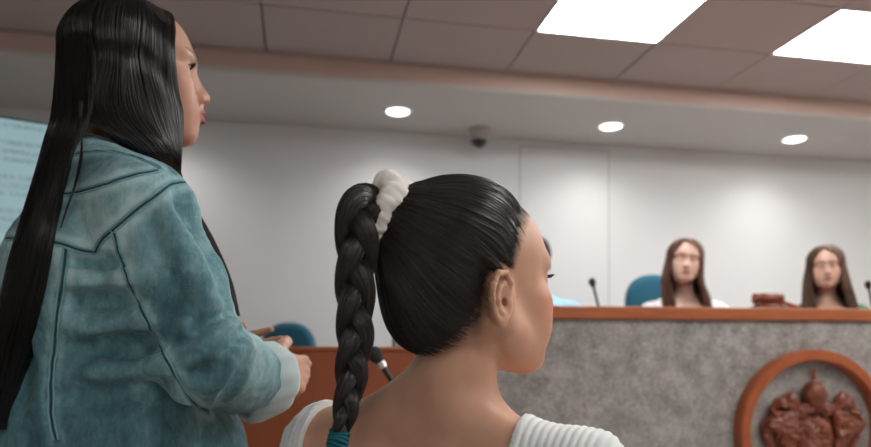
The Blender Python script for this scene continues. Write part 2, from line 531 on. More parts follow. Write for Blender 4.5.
es.ell((0, -.03, .045), (.085, .09, .018), .004)
for a in (-.04, .04):
    for b in (-.07, 0.01): es.ell((a, b, .060), (.026, .028, .012), .003)
for s in (-1, 1):
    es.chain([(s*.055, .075, .04), (s*.11, .120, .045), (s*.165, .128, .04), (s*.195, .098, .035)], [.018, .022, .020, .012], .012)
    es.chain([(s*.10, .135, .055), (s*.125, .165, .055), (s*.155, .158, .05)], [.013, .012, .007], .008)
    es.ell((s*.118, .142, .056), (.026, .022, .022), .008)
    for k in range(7):                                                            # hanging plumes
        x = s*(.10+.018*k); y1 = .085-.006*k; y0 = -.12+.022*k
        es.chain([(x, y1, .048), (x+s*.012, (y1+y0)/2, .058), (x+s*.004, y0, .035)], [.013, .015, .010], .003)
    for k in range(5):
        es.ell((s*(.135+.02*k), .115-.016*k+.012*(k % 2), .060), (.014, .011, .012), .003)
    es.chain([(s*.19, .06, .04), (s*.225, .03, .03), (s*.215, -.03, .03), (s*.19, -.07, .03)], [.016, .018, .016, .01], .006)
    es.chain([(s*.05, -.13, .03), (s*.12, -.17, .035), (s*.17, -.14, .03), (s*.19, -.17, .03)], [.016, .018, .014, .01], .01)
    es.chain([(0, -.20, .03), (s*.08, -.215, .035), (s*.15, -.20, .03)], [.02, .02, .012], .01)
lo = np.array([-.28, -.27, 0.]); hi = np.array([.28, .31, .12])
def carve(V, G):
    return (.0055*(1-2*np.abs(vnoise(V, 42, 3)))+.003*vnoise(V, 95, 5))*np.clip((.12-V[:, 1]+.4*np.maximum(0, np.abs(V[:, 0])-.06))/.03, .06, 1)
V, Q = polygonize(es, lo, hi, [[(-9, 9, .0034)]]*3, .0034, disp=carve, cut=lambda P: .004-P[:, 2]); V = (V*.89) @ ER.T+EC
mesh_obj('carving', V, Q, M_CARVE, arms)

# ============================================================ chairs, microphones, gavel
M_TEAL = mat('teal chair fabric', (.004, .115, .19), .75, sheen=.3)
M_BLK = mat('black plastic', (.02, .02, .022), .45)
M_CHR = mat('chrome', (.6, .6, .6), .25, metal=1)
def office_chair(pos, zfloor, heading, ztop, label, m=M_TEAL, hw=.175, group='teal office chairs', cat='chair', hs=.50):
    """pos: world x, y of the seat post; heading: degrees, the way the sitter faces"""
    a = math.radians(heading); f = np.array([math.cos(a), math.sin(a), 0]); r = np.array([f[1], -f[0], 0])
    R = np.stack([r, f, UP], 1); c = np.array([pos[0], pos[1], zfloor])
    t = empty('office_chair', c, label, cat, group)
    # rounded back pad
    bk = MB(); zb = ztop-zfloor; n = 40; ring = []
    h0 = hs+.06
    for k in range(n):
        u = 2*math.pi*k/n; cx, cy = math.cos(u), math.sin(u)
        x = hw*math.copysign(abs(cx)**.85, cx); z = (zb-hw*1.0)+(hw*math.copysign(abs(cy)**.9, cy) if cy > 0 else (zb-hw-h0)*1.0*cy*.98)
        ring.append((x, z))
    V = []; F = []
    offs = [(-.030, .80), (-.040, .93), (-.020, 1.0), (.005, 1.0), (.028, .94), (.035, .82)]
    zc = (zb+h0)/2
    for dy, s in offs:
        for x, z in ring:
            V.append((x*s, -.23+dy+.5*(x*s)**2+.02*math.sin((z-h0)*3), zc+(z-zc)*(1-(1-s)*.6)))
    for j in range(len(offs)-1):
        for k in range(n):
            p, q = j*n+k, j*n+(k+1) % n; F.append((p, p+n, q+n, q))
    F.append(tuple(range(n))); F.append(tuple(range((len(offs)-1)*n, len(offs)*n))[::-1])
    V = np.array(V) @ R.T+c
    mesh_obj('backrest', V, F, m, t)
    V = []; F = []
    for z, s in ((hs-.07, .85), (hs-.06, 1.0), (hs-.02, 1.0), (hs, .9)):
        for k in range(n):
            u = 2*math.pi*k/n; cx, cy = math.cos(u), math.sin(u)
            V.append((.235*s*math.copysign(abs(cx)**.5, cx), .02+.22*s*math.copysign(abs(cy)**.5, cy), z))
    for j in range(3):
        for k in range(n):
            p, q = j*n+k, j*n+(k+1) % n; F.append((p, q, q+n, p+n))
    F.append(tuple(range(n))[::-1]); F.append(tuple(range(3*n, 4*n)))
    mesh_obj('seat', np.array(V) @ R.T+c, F, m, t)
    MB().tube([R @ np.array(p)+c for p in ((0, -.1, hs-.08), (0, -.24, hs-.07), (0, -.285, hs+.06), (0, -.275, hs+.22))], .016).build('back_bracket', M_BLK, t, smooth=True)
    MB().tube([R @ np.array(p)+c for p in ((0, 0, .08), (0, 0, hs-.07))], .025).build('post', M_CHR, t, smooth=True)
    for k in range(5):
        u = 2*math.pi*k/5+.3; e = np.array([.28*math.cos(u), .28*math.sin(u), .055])
        MB().tube([R @ p+c for p in (np.array([0, 0, .10]), e+[0, 0, .02])], [.022, .015]).build('foot', M_BLK, t, smooth=True)
        ax = np.stack([np.array([0, 0, 1.]), np.array([-math.sin(u), math.cos(u), 0]), np.array([-math.cos(u), -math.sin(u), 0])], 1)
        MB().lathe([(.012, -.02), (.026, -.016), (.026, .016), (.012, .02)], R @ (e-[0, 0, .029])+c, R @ np.stack([np.array([math.cos(u), math.sin(u), 0]), UP, np.array([math.sin(u), -math.cos(u), 0])], 1), n=20).build('caster', M_BLK, t, smooth=True)
    return t

M_MIC = mat('black microphone', (.018, .020, .022), .5)
M_FOAM = mat('black foam', (.03, .031, .033), .9); bump(M_FOAM, noise(M_FOAM, 900, 2), .5, .001)
M_SILV = mat('silver ring', (.75, .76, .76), .3, metal=.6)
def microphone(base, path, head_r, head_l, label, group='gooseneck microphones', neck_r=.0045, ring=True):
    t = empty('microphone', base, label, 'microphone', group)
    b = np.asarray(base)
    MB().lathe([(.05, 0), (.055, .004), (.052, .022), (.035, .030), (.012, .036)], b, n=32, sx=.9, sy=1.2).build('mic_base', M_MIC, t, smooth=True)
    P = spline([b+[0, 0, .03]]+list(path), 30)
    MB().tube(P, neck_r).build('gooseneck', M_MIC, t, smooth=True)
    d = P[-1]-P[-2]; d /= np.linalg.norm(d)
    prof = [(.0, .45), (.1, .62), (.35, .95), (.6, 1.05), (.8, .95), (.93, .68), (1., .3)]
    Q = [P[-1]+d*head_l*u for u, _ in prof]
    MB().tube(Q, [head_r*v for _, v in prof], n=20).build('windscreen', M_FOAM, t, smooth=True)
    if ring:
        MB().tube([P[-1]-d*.012, P[-1]-d*.011, P[-1]+d*.001, P[-1]+d*.002], [neck_r*1.2, head_r*.62, head_r*.66, neck_r], n=20).build('collar_ring', M_SILV, t, smooth=True)
    return t
# ============================================================ people: shared anatomy
def skin_mat(name, c, lip, cheek=None, rough=.42):
    m = mat(name, c, rough, spec=.4, sss=.18)
    def mixin(prev, attr, col):
        a = N(m, 'ShaderNodeAttribute', attribute_name=attr)
        x = N(m, 'ShaderNodeMix', data_type='RGBA'); L(m, a.outputs['Fac'], x.inputs[0])
        if prev is None: x.inputs[6].default_value = (*c, 1)
        else: L(m, prev, x.inputs[6])
        x.inputs[7].default_value = (*col, 1)
        return x.outputs[2]
    n = noise(m, 28, 3)
    base = ramp(m, n, [(.3, tuple(v*.93 for v in c)), (.7, tuple(min(1, v*1.05) for v in c))])
    o = mixin(base, 'cheek', cheek or c)
    o = mixin(o, 'lip', lip)
    o = mixin(o, 'brow', (.035, .022, .016))
    o = mixin(o, 'scalp', (.020, .015, .013))
    L(m, o, bsdf(m).inputs['Base Color'])
    bump(m, noise(m, 420, 3), .12, .0006)
    return m

def head_sdf(eye_open=True, ear=1.0, fine=True, occ=0.0, ch=0.0):
    h = Sdf()
    h.ell((0, -.012+occ, .028), (.0725, .094-occ, .081), .01)
    h.ell((0, .028, .024), (.061, .059, .056), .02)
    h.ell((0, .022, -.030), (.056, .056, .062), .02)
    h.ell((0, .028, -.066), (.043, .044, .036), .02)
    h.cone((-.053, -.002, -.055), (-.018, .066+ch, -.093), .016, .014, .03)
    h.cone((.053, -.002, -.055), (.018, .066+ch, -.093), .016, .014, .03)
    h.ell((0, .076+ch, -.092), (.020, .0155, .0165), .018)
    for s in (-1, 1):
        h.ell((s*.036, .054, -.030), (.023, .024, .022), .022)                    # cheekbone
        h.ell((s*.030, .058, -.058), (.020, .022, .024), .02)
    h.ell((0, .072, -.066), (.025, .0195, .020), .016)                             # mouth mound
    for s in (-1, 1):
        h.cone((s*.010, .084, .0165), (s*.044, .067, .0165), .0085, .007, .016)    # brow ridge
    for s in (-1, 1):
        h.ell((s*.031, .098 if fine else .1015, -.002), (.021, .020, .0125), .014 if fine else .02, op='s')            # eye socket
    # eyelids wrapped round the eyeball, with a slit cut in them
    for s in (-1, 1):
        h.ell((s*.031, .0665, -.003), (.0145, .0135, .0128), .006)
    if eye_open:
        for s in (-1, 1):
            h.ell((s*.0315, .082, -.0035), (.0128, .010, .0048), .0015, op='s')
    # nose
    h.cone((0, .072, .004), (0, .080, -.040), .011, .0165, .010)
    h.cone((0, .082, .006), (0, .096, -.028), .0068, .0078, .010)
    h.ell((0, .1005, -.0365), (.0090, .0090, .0080), .008)
    for s in (-1, 1):
        h.ell((s*.0115, .0915, -.0410), (.0068, .0090, .0066), .006)
    for s in (-1, 1):
        h.ell((s*.0055, .0965, -.0472), (.0028, .0042, .0032), .003, op='s')
    h.cone((0, .094, -.050), (0, .0925, -.0555), .0035, .0035, .006)
    # lips
    for s in (-1, 1):
        h.cone((s*.003, .0945, -.0600), (s*.020, .084, -.0655), .0050, .0022, .0035)
    h.cone((-.018, .0845, -.0690), (0, .0925, -.0735), .0025, .0060, .0035)
    h.cone((.018, .0845, -.0690), (0, .0925, -.0735), .0025, .0060, .0035)
    for s in (-1, 1):
        h.cone((0, .1000, -.0668), (s*.021, .0900, -.0672), .0026, .0013, .002, op='s')
    h.ell((0, .094, -.0822), (.014, .006, .0045), .006, op='s')                    # groove under the lip
    # ears
    for s in (-1, 1):
        cx, cy, cz = s*.0690, -.021, -.026
        h.ell((s*.064, -.010, -.022), (.008, .012, .020), .012)
        e = lambda x, y, z: (cx+s*x*ear, cy+y*ear, cz+z*ear)
        h.ell(e(.003, -.001, -.001), (.0070*ear, .0158*ear, .0265*ear), .006)
        if fine:
            h.ell(e(.0120, .001, .000), (.0060*ear, .0110*ear, .0175*ear), .004, op='s')
            rim = [(.002, .0135, .004), (.007, .0125, .017), (.0105, .004, .0275), (.0125, -.008, .027), (.0135, -.0165, .015), (.0125, -.0175, .000), (.0095, -.013, -.014), (.006, -.005, -.023)]
            h.chain([e(*p) for p in rim], [r*ear for r in (.0022, .0028, .0031, .0032, .0033, .0030, .0028, .003)], .0025)
            anti = [(.0075, .0030, .017), (.0095, -.005, .012), (.0100, -.0085, .000), (.0085, -.0060, -.011), (.0065, .001, -.0145)]
            h.chain([e(*p) for p in anti], [r*ear for r in (.0018, .0024, .0027, .0026, .0022)], .003)
            h.ell(e(.0055, .010, -.005), (.0035*ear, .0032*ear, .0050*ear), .003)  # tragus
            h.ell(e(.0045, .0005, -.0225), (.0038*ear, .0062*ear, .0070*ear), .004)
            h.ell(e(.0030, .0035, -.003), (.0045*ear, .0036*ear, .0052*ear), .002, op='s')
    return h

def head_paint(o, P, scalp=None):
    """P: vertices in head-local coordinates"""
    x, y, z = P[:, 0], P[:, 1], P[:, 2]; ax = np.abs(x)
    zc = -.0665+.0*ax
    top = -.0568-.0075*(ax/.021)**1.5-.0012*np.cos(ax*500)*(ax < .008); bot = -.0785+.0100*(ax/.021)**2
    lip = np.clip((top-z)/.0012+.5, 0, 1)*np.clip((z-bot)/.0012+.5, 0, 1)*(ax < .0215)*(y > .075)
    paint(o, 'lip', lip)
    bz = .0135+.0050*np.sin(np.clip((ax-.012)/.036, 0, 1)*math.pi*.62); bw = .0042*np.clip(1.15-(ax-.012)/.040, .2, 1)
    brow = np.clip(1.25-np.abs(z-bz-.0035)/bw*.8, 0, 1)*((ax > .011) & (ax < .051) & (y > .045))
    paint(o, 'brow', np.clip(brow, 0, .9))
    d = np.sqrt((ax-.045)**2+(z+.035)**2*.8+(y-.06)**2)
    paint(o, 'cheek', np.clip(1-d/.035, 0, 1)*.7)
    paint(o, 'scalp', scalp if scalp is not None else np.zeros(len(P)))

M_EYEW = mat('eye white', (.75, .72, .70), .15)
M_IRIS = mat('dark brown iris', (.05, .022, .012), .08, spec=.8)
M_LASH = mat('lashes', (.008, .007, .007), .6)
def eyes(parent, M, c, look=(0, 1, 0)):
    for s in (-1, 1):
        ec = M @ np.array([s*.031, .0665, -.003])+c
        d = M @ np.asarray(look, float); d /= np.linalg.norm(d)
        u = np.cross(d, UP); u /= np.linalg.norm(u); v = np.cross(u, d); R = np.stack([u, v, d], 1)
        e = MB().lathe([(.0116*math.sin(t), -.0116*math.cos(t)) for t in np.linspace(.05, 2.62, 14)], ec, R, n=28).build('eye', M_EYEW, parent, smooth=True)
        MB().lathe([(.0058, .0100), (.0057, .0104), (.0040, .0113), (.0015, .0119), (.0004, .0120)], ec, R, n=24).build('iris', M_IRIS, e, smooth=True)
def lashes(parent, M, c):
    for s in (-1, 1):
        mb = MB()
        for k in range(22):
            t = k/21; x = s*(.020+.0235*t)
            zz = -.0005+.0022*math.sin(t*math.pi)
            p0 = np.array([x, .0665+math.sqrt(max(0, .0145**2-(x-s*.031)**2))*.93, zz-.0008])
            out = np.array([s*(.001+.004*t), .0075, .0005]); 
            P = [p0, p0+out*.5+[0, 0, -.0004], p0+out+[0, 0, .0022]]
            mb.tube([M @ p+c for p in P], [.0006, .0004, .00012], n=4)
        mb.build('eyelashes', M_LASH, parent, smooth=True)

def hand_sdf(s, wrist, R, side, curls, spread=1.0, thumb=(.5, .2), scale=1.0):
    """R columns: fingers' direction, across towards the thumb, back-of-hand normal. curls: 4 x 3 bend angles (deg)
       for index..little. Appends palm and five fingers to s"""
    W = lambda p: R @ (np.asarray(p, float)*scale)+wrist
    sc = scale
    # palm, slightly hollow
    s.cone(W((-.01, 0, 0)), W((.018, 0, 0)), .0225*sc, .024*sc, .012, R=R, sc=(1, 1, .62))
    for i, (y, l) in enumerate(((.026, .086), (.0085, .088), (-.0085, .083), (-.0245, .075))):
        s.cone(W((.018, y*.6, 0)), W((l, y, 0)), .0125*sc, .0098*sc, .010)
    s.ell(W((.035, .022, -.006)), np.array((.026, .014, .013))*sc, .010, R=R)
    lens = ((.040, .024, .020), (.045, .028, .021), (.041, .026, .020), (.032, .019, .018))
    rad = ((.0088, .0078, .0070, .0058), (.0090, .0080, .0071, .0060), (.0085, .0076, .0068, .0057), (.0076, .0067, .0060, .0051))
    for i, (y, l) in enumerate(((.026, .086), (.0085, .088), (-.0085, .083), (-.0245, .075))):
        p = np.array([l, y, 0.]); ang = 0.0; yaw = math.radians((y/.026)*7*spread)
        P = [W(p)]
        for j in range(3):
            ang += math.radians(curls[i][j])
            d = np.array([math.cos(ang)*math.cos(yaw), math.cos(ang)*math.sin(yaw), -math.sin(ang)])
            p = p+d*lens[i][j]; P.append(W(p))
        s.chain(P, [r*sc for r in rad[i]], .003)
        s.ell(P[0], np.array((.0100, .0096, .0096))*sc, .006)
    # thumb: from the side of the palm near its base
    a, b = thumb
    t0 = np.array([.018, .020, -.004]); d0 = np.array([math.cos(a), math.sin(a), -b]); d0 /= np.linalg.norm(d0)
    t1 = t0+d0*.040
    a2 = a*.65; d1 = np.array([math.cos(a2), math.sin(a2), -b-.1]); d1 /= np.linalg.norm(d1); t2 = t1+d1*.032
    a3 = a*.35; d2 = np.array([math.cos(a3), math.sin(a3), -b-.25]); d2 /= np.linalg.norm(d2); t3 = t2+d2*.026
    s.chain([W(t0), W(t1), W(t2), W(t3)], [.0135*sc, .0108*sc, .0098*sc, .0078*sc], .006)
    return s

def hair_mat(name, c, rough=.30, spec=.6, c2=None):
    m = mat(name, c, rough, spec)
    c2 = c2 or tuple(v*2.2 for v in c)
    g = N(m, 'ShaderNodeNewGeometry')
    L(m, ramp(m, g.outputs['Random Per Island'], [(0, c), (1, c2)]), bsdf(m).inputs['Base Color'])
    return m

def strands(name, P, rad, m, parent, n=3, taper=.5):
    """P (S,M,3)"""
    S, Mp, _ = P.shape
    t = np.linspace(0, 1, Mp)
    prof = 1-(1-taper)*t**4
    prof[:4] = (.12, .35, .6, .85)
    R = (np.broadcast_to(np.asarray(rad), (S,))[:, None])*prof[None]
    V, Fq = tubes(P, R, n)
    return mesh_obj(name, V, Fq, m, parent)
# ============================================================ seated woman with the braid
H1 = K(.0435, .775, CAMZ+.0820); A1 = frame(33.5, pitch=4)
T1 = K(.016, .782, 1.058); B1 = frame(62, roll=4.5)
W1 = lambda p: A1 @ np.asarray(p, float)+H1
TT = lambda p: B1 @ np.asarray(p, float)+T1
M_SKIN1 = skin_mat('warm skin', (.64, .355, .24), (.42, .12, .10), (.74, .26, .17))
seated = empty('person', K(.02, .82, 0), 'seated woman seen from behind, long dark braid tied with a white scrunchie, white ribbed top', 'person')

hl = head_sdf(ch=-.003); s1 = hl.into(Sdf(), A1, H1)
nb = TT((.014, -.006, .015))
s1.cone(W1((.003, -.017, -.055)), nb, .0385, .040, .012)
s1.cone(W1((.003, -.036, -.050)), TT((.006, -.030, .02)), .024, .026, .02)
s1.cone(W1((.052, -.022, -.048)), TT((.006, .035, .005)), .011, .009, .012)                # neck muscle
s1.cone(W1((-.052, -.022, -.048)), TT((-.006, .035, .005)), .011, .009, .012)
tl = Sdf()
def torso_shapes(t, sh=.150, w=.94, zr=.040):
    t.ell((0, .03, -.14), (.150*w, .098, .16), .05)
    t.ell((0, .025, -.32), (.122*w, .092, .17), .06)
    t.ell((0, .01, -.50), (.165*w, .120, .13), .06)
    for s in (-1, 1):
        t.cone((s*.03, -.005, -.022 if s < 0 else -.022-(.04-zr)*.55), (s*sh, .004, -.052), .042, .038, .035)
        t.cone((s*.020, -.024, .040 if s < 0 else zr), (s*.105, -.010, -.028), .020, .024, .035 if s < 0 else .025)            # trapezius
        t.ell((s*(sh+.012), .004, -.078+(.011 if s > 0 and zr < .04 else 0)), (.046, .052, .062), .03)                          # deltoid
        t.ell((s*.082, -.056, -.115), (.048, .022, .066), .03)                              # shoulder blade
        t.ell((s*.070, .105, -.175), (.055, .045, .055), .04)
    t.cone((0, -.104, -.13), (0, -.092, -.30), .006, .008, .045, op='s')
torso_shapes(tl, zr=.008)
tl.into(s1, B1, T1)
# arms forward to the table, hands folded there, thighs and legs
def limb(s, P, r, k=.02): s.chain(P, r, k)
EL = [TT((-.215, .06, -.31)), TT((.215, .06, -.31))]
WR = [TT((-.075, .27, -.305)), TT((.075, .27, -.305))]
for i, sx in enumerate((-1, 1)):
    limb(s1, [TT((sx*.178, .004, -.075)), EL[i]], [.044, .034])
    limb(s1, [EL[i], EL[i]*.5+WR[i]*.5, WR[i]], [.036, .032, .022])
    fdir = B1 @ np.array([-sx*.55, .83, -.05]); fdir /= np.linalg.norm(fdir)
    nrm = B1 @ np.array([0, .05, 1.]); nrm -= fdir*(fdir @ nrm); nrm /= np.linalg.norm(nrm)
    acr = np.cross(nrm, fdir)*(1 if sx > 0 else -1)
    acr = np.cross(nrm, fdir); acr = acr if acr @ (B1 @ np.array([-sx, 0, 0])) > 0 else -acr
    hand_sdf(s1, WR[i]+fdir*.02, np.stack([fdir, acr, nrm], 1), sx, [(12, 18, 10)]*4, thumb=(.6, .1))
for sx in (-1, 1):
    limb(s1, [TT((sx*.085, .02, -.555)), TT((sx*.10, .42, -.545))], [.085, .058], .03)
    limb(s1, [TT((sx*.10, .42, -.545)), TT((sx*.10, .43, -.74)), TT((sx*.10, .42, -1.00))], [.056, .050, .035], .03)
    limb(s1, [TT((sx*.10, .40, -1.045)), TT((sx*.11, .56, -1.055))], [.032, .024], .02)
HR = K(.0, .70, 0)*0
RT = np.array([-.012, -.104, .070])                                                        # where the hair is gathered, head-local
HC = np.array([0, -.020, .010])
hairs = Sdf().ell((0, -.016, .031), (.0785, .0990, .0850), .02).ell((0, -.040, -.032), (.064, .068, .066), .04).ell((-.004, -.088, .062), (.034, .030, .032), .03)
hb = [(0, .077, .078), (.025, .073, .080), (.045, .055, .079), (.058, .032, .064), (.064, .015, .046), (.070, .006, .025), (.072, -.001, .006), (.070, -.007, -.006), (.073, -.016, .013),
      (.075, -.030, .008), (.070, -.038, -.012), (.060, -.038, -.040), (.046, -.058, -.074), (.024, -.080, -.092), (0, -.088, -.096)]
hb = np.array(hb+[(-x, y, z) for x, y, z in hb[-2:0:-1]])
ax_r = (RT-HC)/np.linalg.norm(RT-HC); ax_u = np.cross(ax_r, [0, 0, 1.]); ax_u /= np.linalg.norm(ax_u); ax_v = np.cross(ax_r, ax_u)
def polar(P):
    D = P-HC; D = D/(np.linalg.norm(D, axis=1, keepdims=True)+1e-9)
    return np.arctan2(D @ ax_v, D @ ax_u), np.arccos(np.clip(D @ ax_r, -1, 1))
bphi, bth = polar(hb); o_ = np.argsort(bphi); bphi, bth = bphi[o_], bth[o_]
bphi = np.concatenate([bphi[-3:]-2*math.pi, bphi, bphi[:3]+2*math.pi]); bth = np.concatenate([bth[-3:], bth, bth[:3]])
def edge(phi): return np.interp(phi, bphi, bth)
def gside(P):
    phi, th = polar(P); return (th-edge(phi))*.085
def taper_in(P):
    phi, th = polar(P); t = np.clip((th-edge(phi)+.50)/.50, 0, 1); return .0075*t**2
# body of skin
lo = np.minimum(T1-[.36, .36, 0], T1-[.36, .36, 0]); lo = np.array([T1[0]-.36, T1[1]-.22, .0]); hi = np.array([T1[0]+.42, T1[1]+.72, 1.36])
hx, hy = H1[0], H1[1]
V, Q = polygonize(s1, lo, hi, [[(hx-.105, hx+.105, .0019), (T1[0]-.26, T1[0]+.27, .006)], [(hy-.105, hy+.105, .0019), (T1[1]-.14, T1[1]+.16, .006)], [(1.085, 1.345, .0019), (.99, 1.085, .0035)]], .012)
print('seated', len(V))
body = mesh_obj('body', V, Q, M_SKIN1, seated)
PL = (V-H1) @ A1
head_paint(body, PL, np.clip(.45-gside(PL)/.014, 0, 1)*(hairs.pts(PL) < .004)*np.clip((PL[:, 2]+.088)/.01, 0, 1))
eyes(seated, A1, H1); lashes(seated, A1, H1)

# white ribbed top: follows the body, wide scooped back
M_KNIT = mat('white ribbed knit', (.80, .84, .84), .85, sheen=.25)
def knit_cut(P):
    q = (P-T1) @ B1; x, y, z = q.T
    e = np.sqrt(((x+.040)/.135)**2+((z-.005)/.30)**2)-1                                     # opening at the back
    scoop = -e*.12
    scoop = np.where(y > .035, -(np.sqrt(((x+.02)/.125)**2+((z-.02)/.17)**2)-1)*.12, scoop)
    top = np.maximum(z-.02, -z-.60)
    arm = np.abs(x)-.245
    slv = -z-.17
    side = np.where(np.abs(x) > .165, np.maximum(slv, arm), -1)
    return np.maximum(np.maximum(scoop, top), side)
def knit_disp(V, G):
    q = (V-T1) @ B1
    rib = np.abs(np.sin(q[:, 0]*math.pi/.0080))**.7
    puff = .003*np.clip((np.abs(q[:, 0])-.165)/.03, 0, 1)*(1+vnoise(V, 60, 2))
    return .0019*rib+.0008+puff*np.clip((q[:, 2]+.16)/.1, 0, 1)+.0012*vnoise(V, 25, 4)
tb = Sdf(); tl2 = Sdf(); torso_shapes(tl2, zr=.008); tl2.into(tb, B1, T1)
for i, sx in enumerate((-1, 1)): limb(tb, [TT((sx*.178, .004, -.075)), EL[i]], [.046, .036])
ztop = 1.10
V, Q = polygonize(tb, np.array([T1[0]-.30, T1[1]-.24, .50]), np.array([T1[0]+.32, T1[1]+.28, ztop]),
    [[(T1[0]-.24, T1[0]-.06, .0026), (T1[0]+.04, T1[0]+.28, .0016)], [(T1[1]-.20, T1[1]+.12, .0021)], [(1.00, 1.09, .0018)]], .010, cut=knit_cut, infl=.0055, disp=knit_disp)
print('knit', len(V))
mesh_obj('top', V, Q, M_KNIT, seated)
# trousers
M_TROU = mat('dark trousers', (.03, .03, .035), .8)
tr = Sdf(); tq = Sdf(); tq.ell((0, .01, -.50), (.168, .124, .13), .05)
for sx in (-1, 1):
    tq.cone((sx*.085, .02, -.555), (sx*.10, .42, -.545), .088, .062, .03); tq.chain([(sx*.10, .42, -.545), (sx*.10, .43, -.74), (sx*.10, .42, -1.00)], [.062, .058, .048], .03)
tq.into(tr, B1, T1)
V, Q = polygonize(tr, np.array([T1[0]-.3, T1[1]-.3, .05]), np.array([T1[0]+.5, T1[1]+.65, .75]), [[], [], []], .012, cut=lambda P: np.maximum(P[:, 2]-.66, .10-P[:, 2]), infl=.006)
mesh_obj('trousers', V, Q, M_TROU, seated)

# swept-back hair
M_HAIR1 = hair_mat('dark brown hair', (.010, .008, .007), .30, .55, (.045, .036, .032))
M_CAP = mat('hair under layer', (.011, .009, .008), .45)
hw = hairs.into(Sdf(), A1, H1)
def cap_cut(P):
    q = (P-H1) @ A1; sd = hairs.pts(q)
    return np.maximum(np.maximum(gside(q)+.009, sd+taper_in(q)+.0015), -.088-q[:, 2])
V, Q = polygonize(hw, H1-[.14, .14, .13], H1+[.14, .14, .14], [[(-9, 9, .0032)]]*3, .0032, cut=cap_cut)
hair = mesh_obj('hair', V, Q, M_CAP, seated)
r2 = np.random.default_rng(3)
NS, MP = 5200, 18
phi = r2.uniform(-math.pi, math.pi, NS); te = edge(phi)
st_ = np.where(r2.random(NS) < .55, r2.normal(.004, .022, NS), r2.uniform(0, .75, NS))
t = np.linspace(0, 1, MP)[None]
th = te[:, None]*(1-st_[:, None])*(1-t)+.03*t
wob = phi[:, None]+(r2.normal(0, .05, NS)[:, None])*np.sin(t*3.1)+.02*np.sin(t*7+phi[:, None]*9)
D = np.cos(th)[..., None]*ax_r+np.sin(th)[..., None]*(np.cos(wob)[..., None]*ax_u+np.sin(wob)[..., None]*ax_v)
P = (HC+D*.09).reshape(-1, 3)
for _ in range(5): P -= (hairs.pts(P)+taper_in(P))[:, None]*(D.reshape(-1, 3))
lock = .0009*np.sin(phi*46+np.sin(phi*7)*3)[:, None]*np.ones((1, MP))
P = P.reshape(NS, MP, 3)+D*((r2.normal(0, .0005, NS)[:, None]+lock+.0002)[..., None])
fly = r2.random(NS) < .012
P[fly] += D[fly]*(.002*np.sin(np.linspace(0, math.pi, MP)))[None, :, None]
P = P @ A1.T+H1
strands('strands', P, r2.uniform(.00038, .00080, NS), M_HAIR1, hair)
# short fine hairs at the nape and temple
NB = 420
phi = r2.choice(np.concatenate([r2.uniform(-math.pi, math.pi, 4000)]), NB); te = edge(phi)
t = np.linspace(0, 1, 6)[None]
th = te[:, None]+.10*r2.random((NB, 1))-(.16)*t
wob = phi[:, None]+r2.normal(0, .07, (NB, 1))*t
D = np.cos(th)[..., None]*ax_r+np.sin(th)[..., None]*(np.cos(wob)[..., None]*ax_u+np.sin(wob)[..., None]*ax_v)
P = (HC+D*.09).reshape(-1, 3)
sk = head_sdf()
for _ in range(6): P -= np.clip(sk.pts(P)-.0004, -.03, .03)[:, None]*D.reshape(-1, 3)
P = P.reshape(NB, 6, 3)
ok = (P[:, 0, 2] < 0) | (P[:, 0, 1] > .0)
strands('baby_hairs', P[ok] @ A1.T+H1, np.full(ok.sum(), .00022), M_HAIR1, hair)

# braid: three bundles of hair crossing
bp = [(394, 216, .722), (382, 210, .708), (366, 201, .692), (357, 214, .682), (357, 240, .680), (356, 270, .680), (355, 300, .680), (355, 335, .680), (352, 370, .678), (348, 400, .676), (342, 425, .675), (338, 440, .674), (336, 452, .674), (332, 480, .674)]
C = spline([at(*p) for p in bp], 240)
seg = np.linalg.norm(np.diff(C, axis=0), axis=1); S = np.concatenate([[0], np.cumsum(seg)])
Se = S[np.argmin(np.linalg.norm(C-at(338, 440, .674), axis=1))]; Sn = S*(.306/Se)
wid = .93*np.interp(Sn, [0, .02, .05, .09, .14, .19, .235, .27, .295, .31, .36], [.0160, .0205, .0240, .0228, .0212, .0200, .0172, .0140, .0100, .0062, .0085])
om = 2*math.pi/np.interp(S, [0, .08, .2, .36], [.165, .150, .125, .085]); ph = np.concatenate([[0], np.cumsum(seg*om[1:])])
Tn = np.gradient(C, axis=0); Tn /= np.linalg.norm(Tn, axis=1, keepdims=True)
fac = K(.25, -1, 0)-K(0, 0, 0); fac /= np.linalg.norm(fac)
LAT = np.cross(Tn, np.broadcast_to(fac, Tn.shape)); LAT /= np.linalg.norm(LAT, axis=1, keepdims=True)
DEP = np.cross(LAT, Tn)
mix = np.clip((S-.012)/.04, 0, 1)*np.clip((.318-Sn)/.02, 0, 1)
bands = []; cores = []
for i in range(3):
    f = ph+2*math.pi*i/3+.5
    cen = C+LAT*(np.sin(f)*wid*.60*(.35+.65*mix))[:, None]+DEP*(np.sin(2*f)*wid*.42*mix)[:, None]
    tg = np.gradient(cen, axis=0); tg /= np.linalg.norm(tg, axis=1, keepdims=True)
    u = np.cross(tg, fac); u /= np.linalg.norm(u, axis=1, keepdims=True); v = np.cross(u, tg)
    rr = wid*.50*(1.0+.14*np.cos(2*f))
    cores.append((cen, rr*.90))
    nh = 190
    for k in range(nh):
        a0 = r2.uniform(0, 2*math.pi); q = rr*r2.uniform(.90, 1.02)
        if r2.random() < .05: q = q*(1+.05*np.sin(S*r2.uniform(60, 140)+a0))
        a_ = a0+S*r2.normal(6, 3)
        bands.append(cen+u*(np.cos(a_)*q)[:, None]+v*(np.sin(a_)*q*.86)[:, None])
bands = np.array(bands)[:, ::2]
strands('braid', bands, r2.uniform(.0004, .0008, len(bands)), M_HAIR1, hair, taper=.7)
cb = MB()
for cen, rr in cores: cb.tube(cen[::3], rr[::3], n=14)
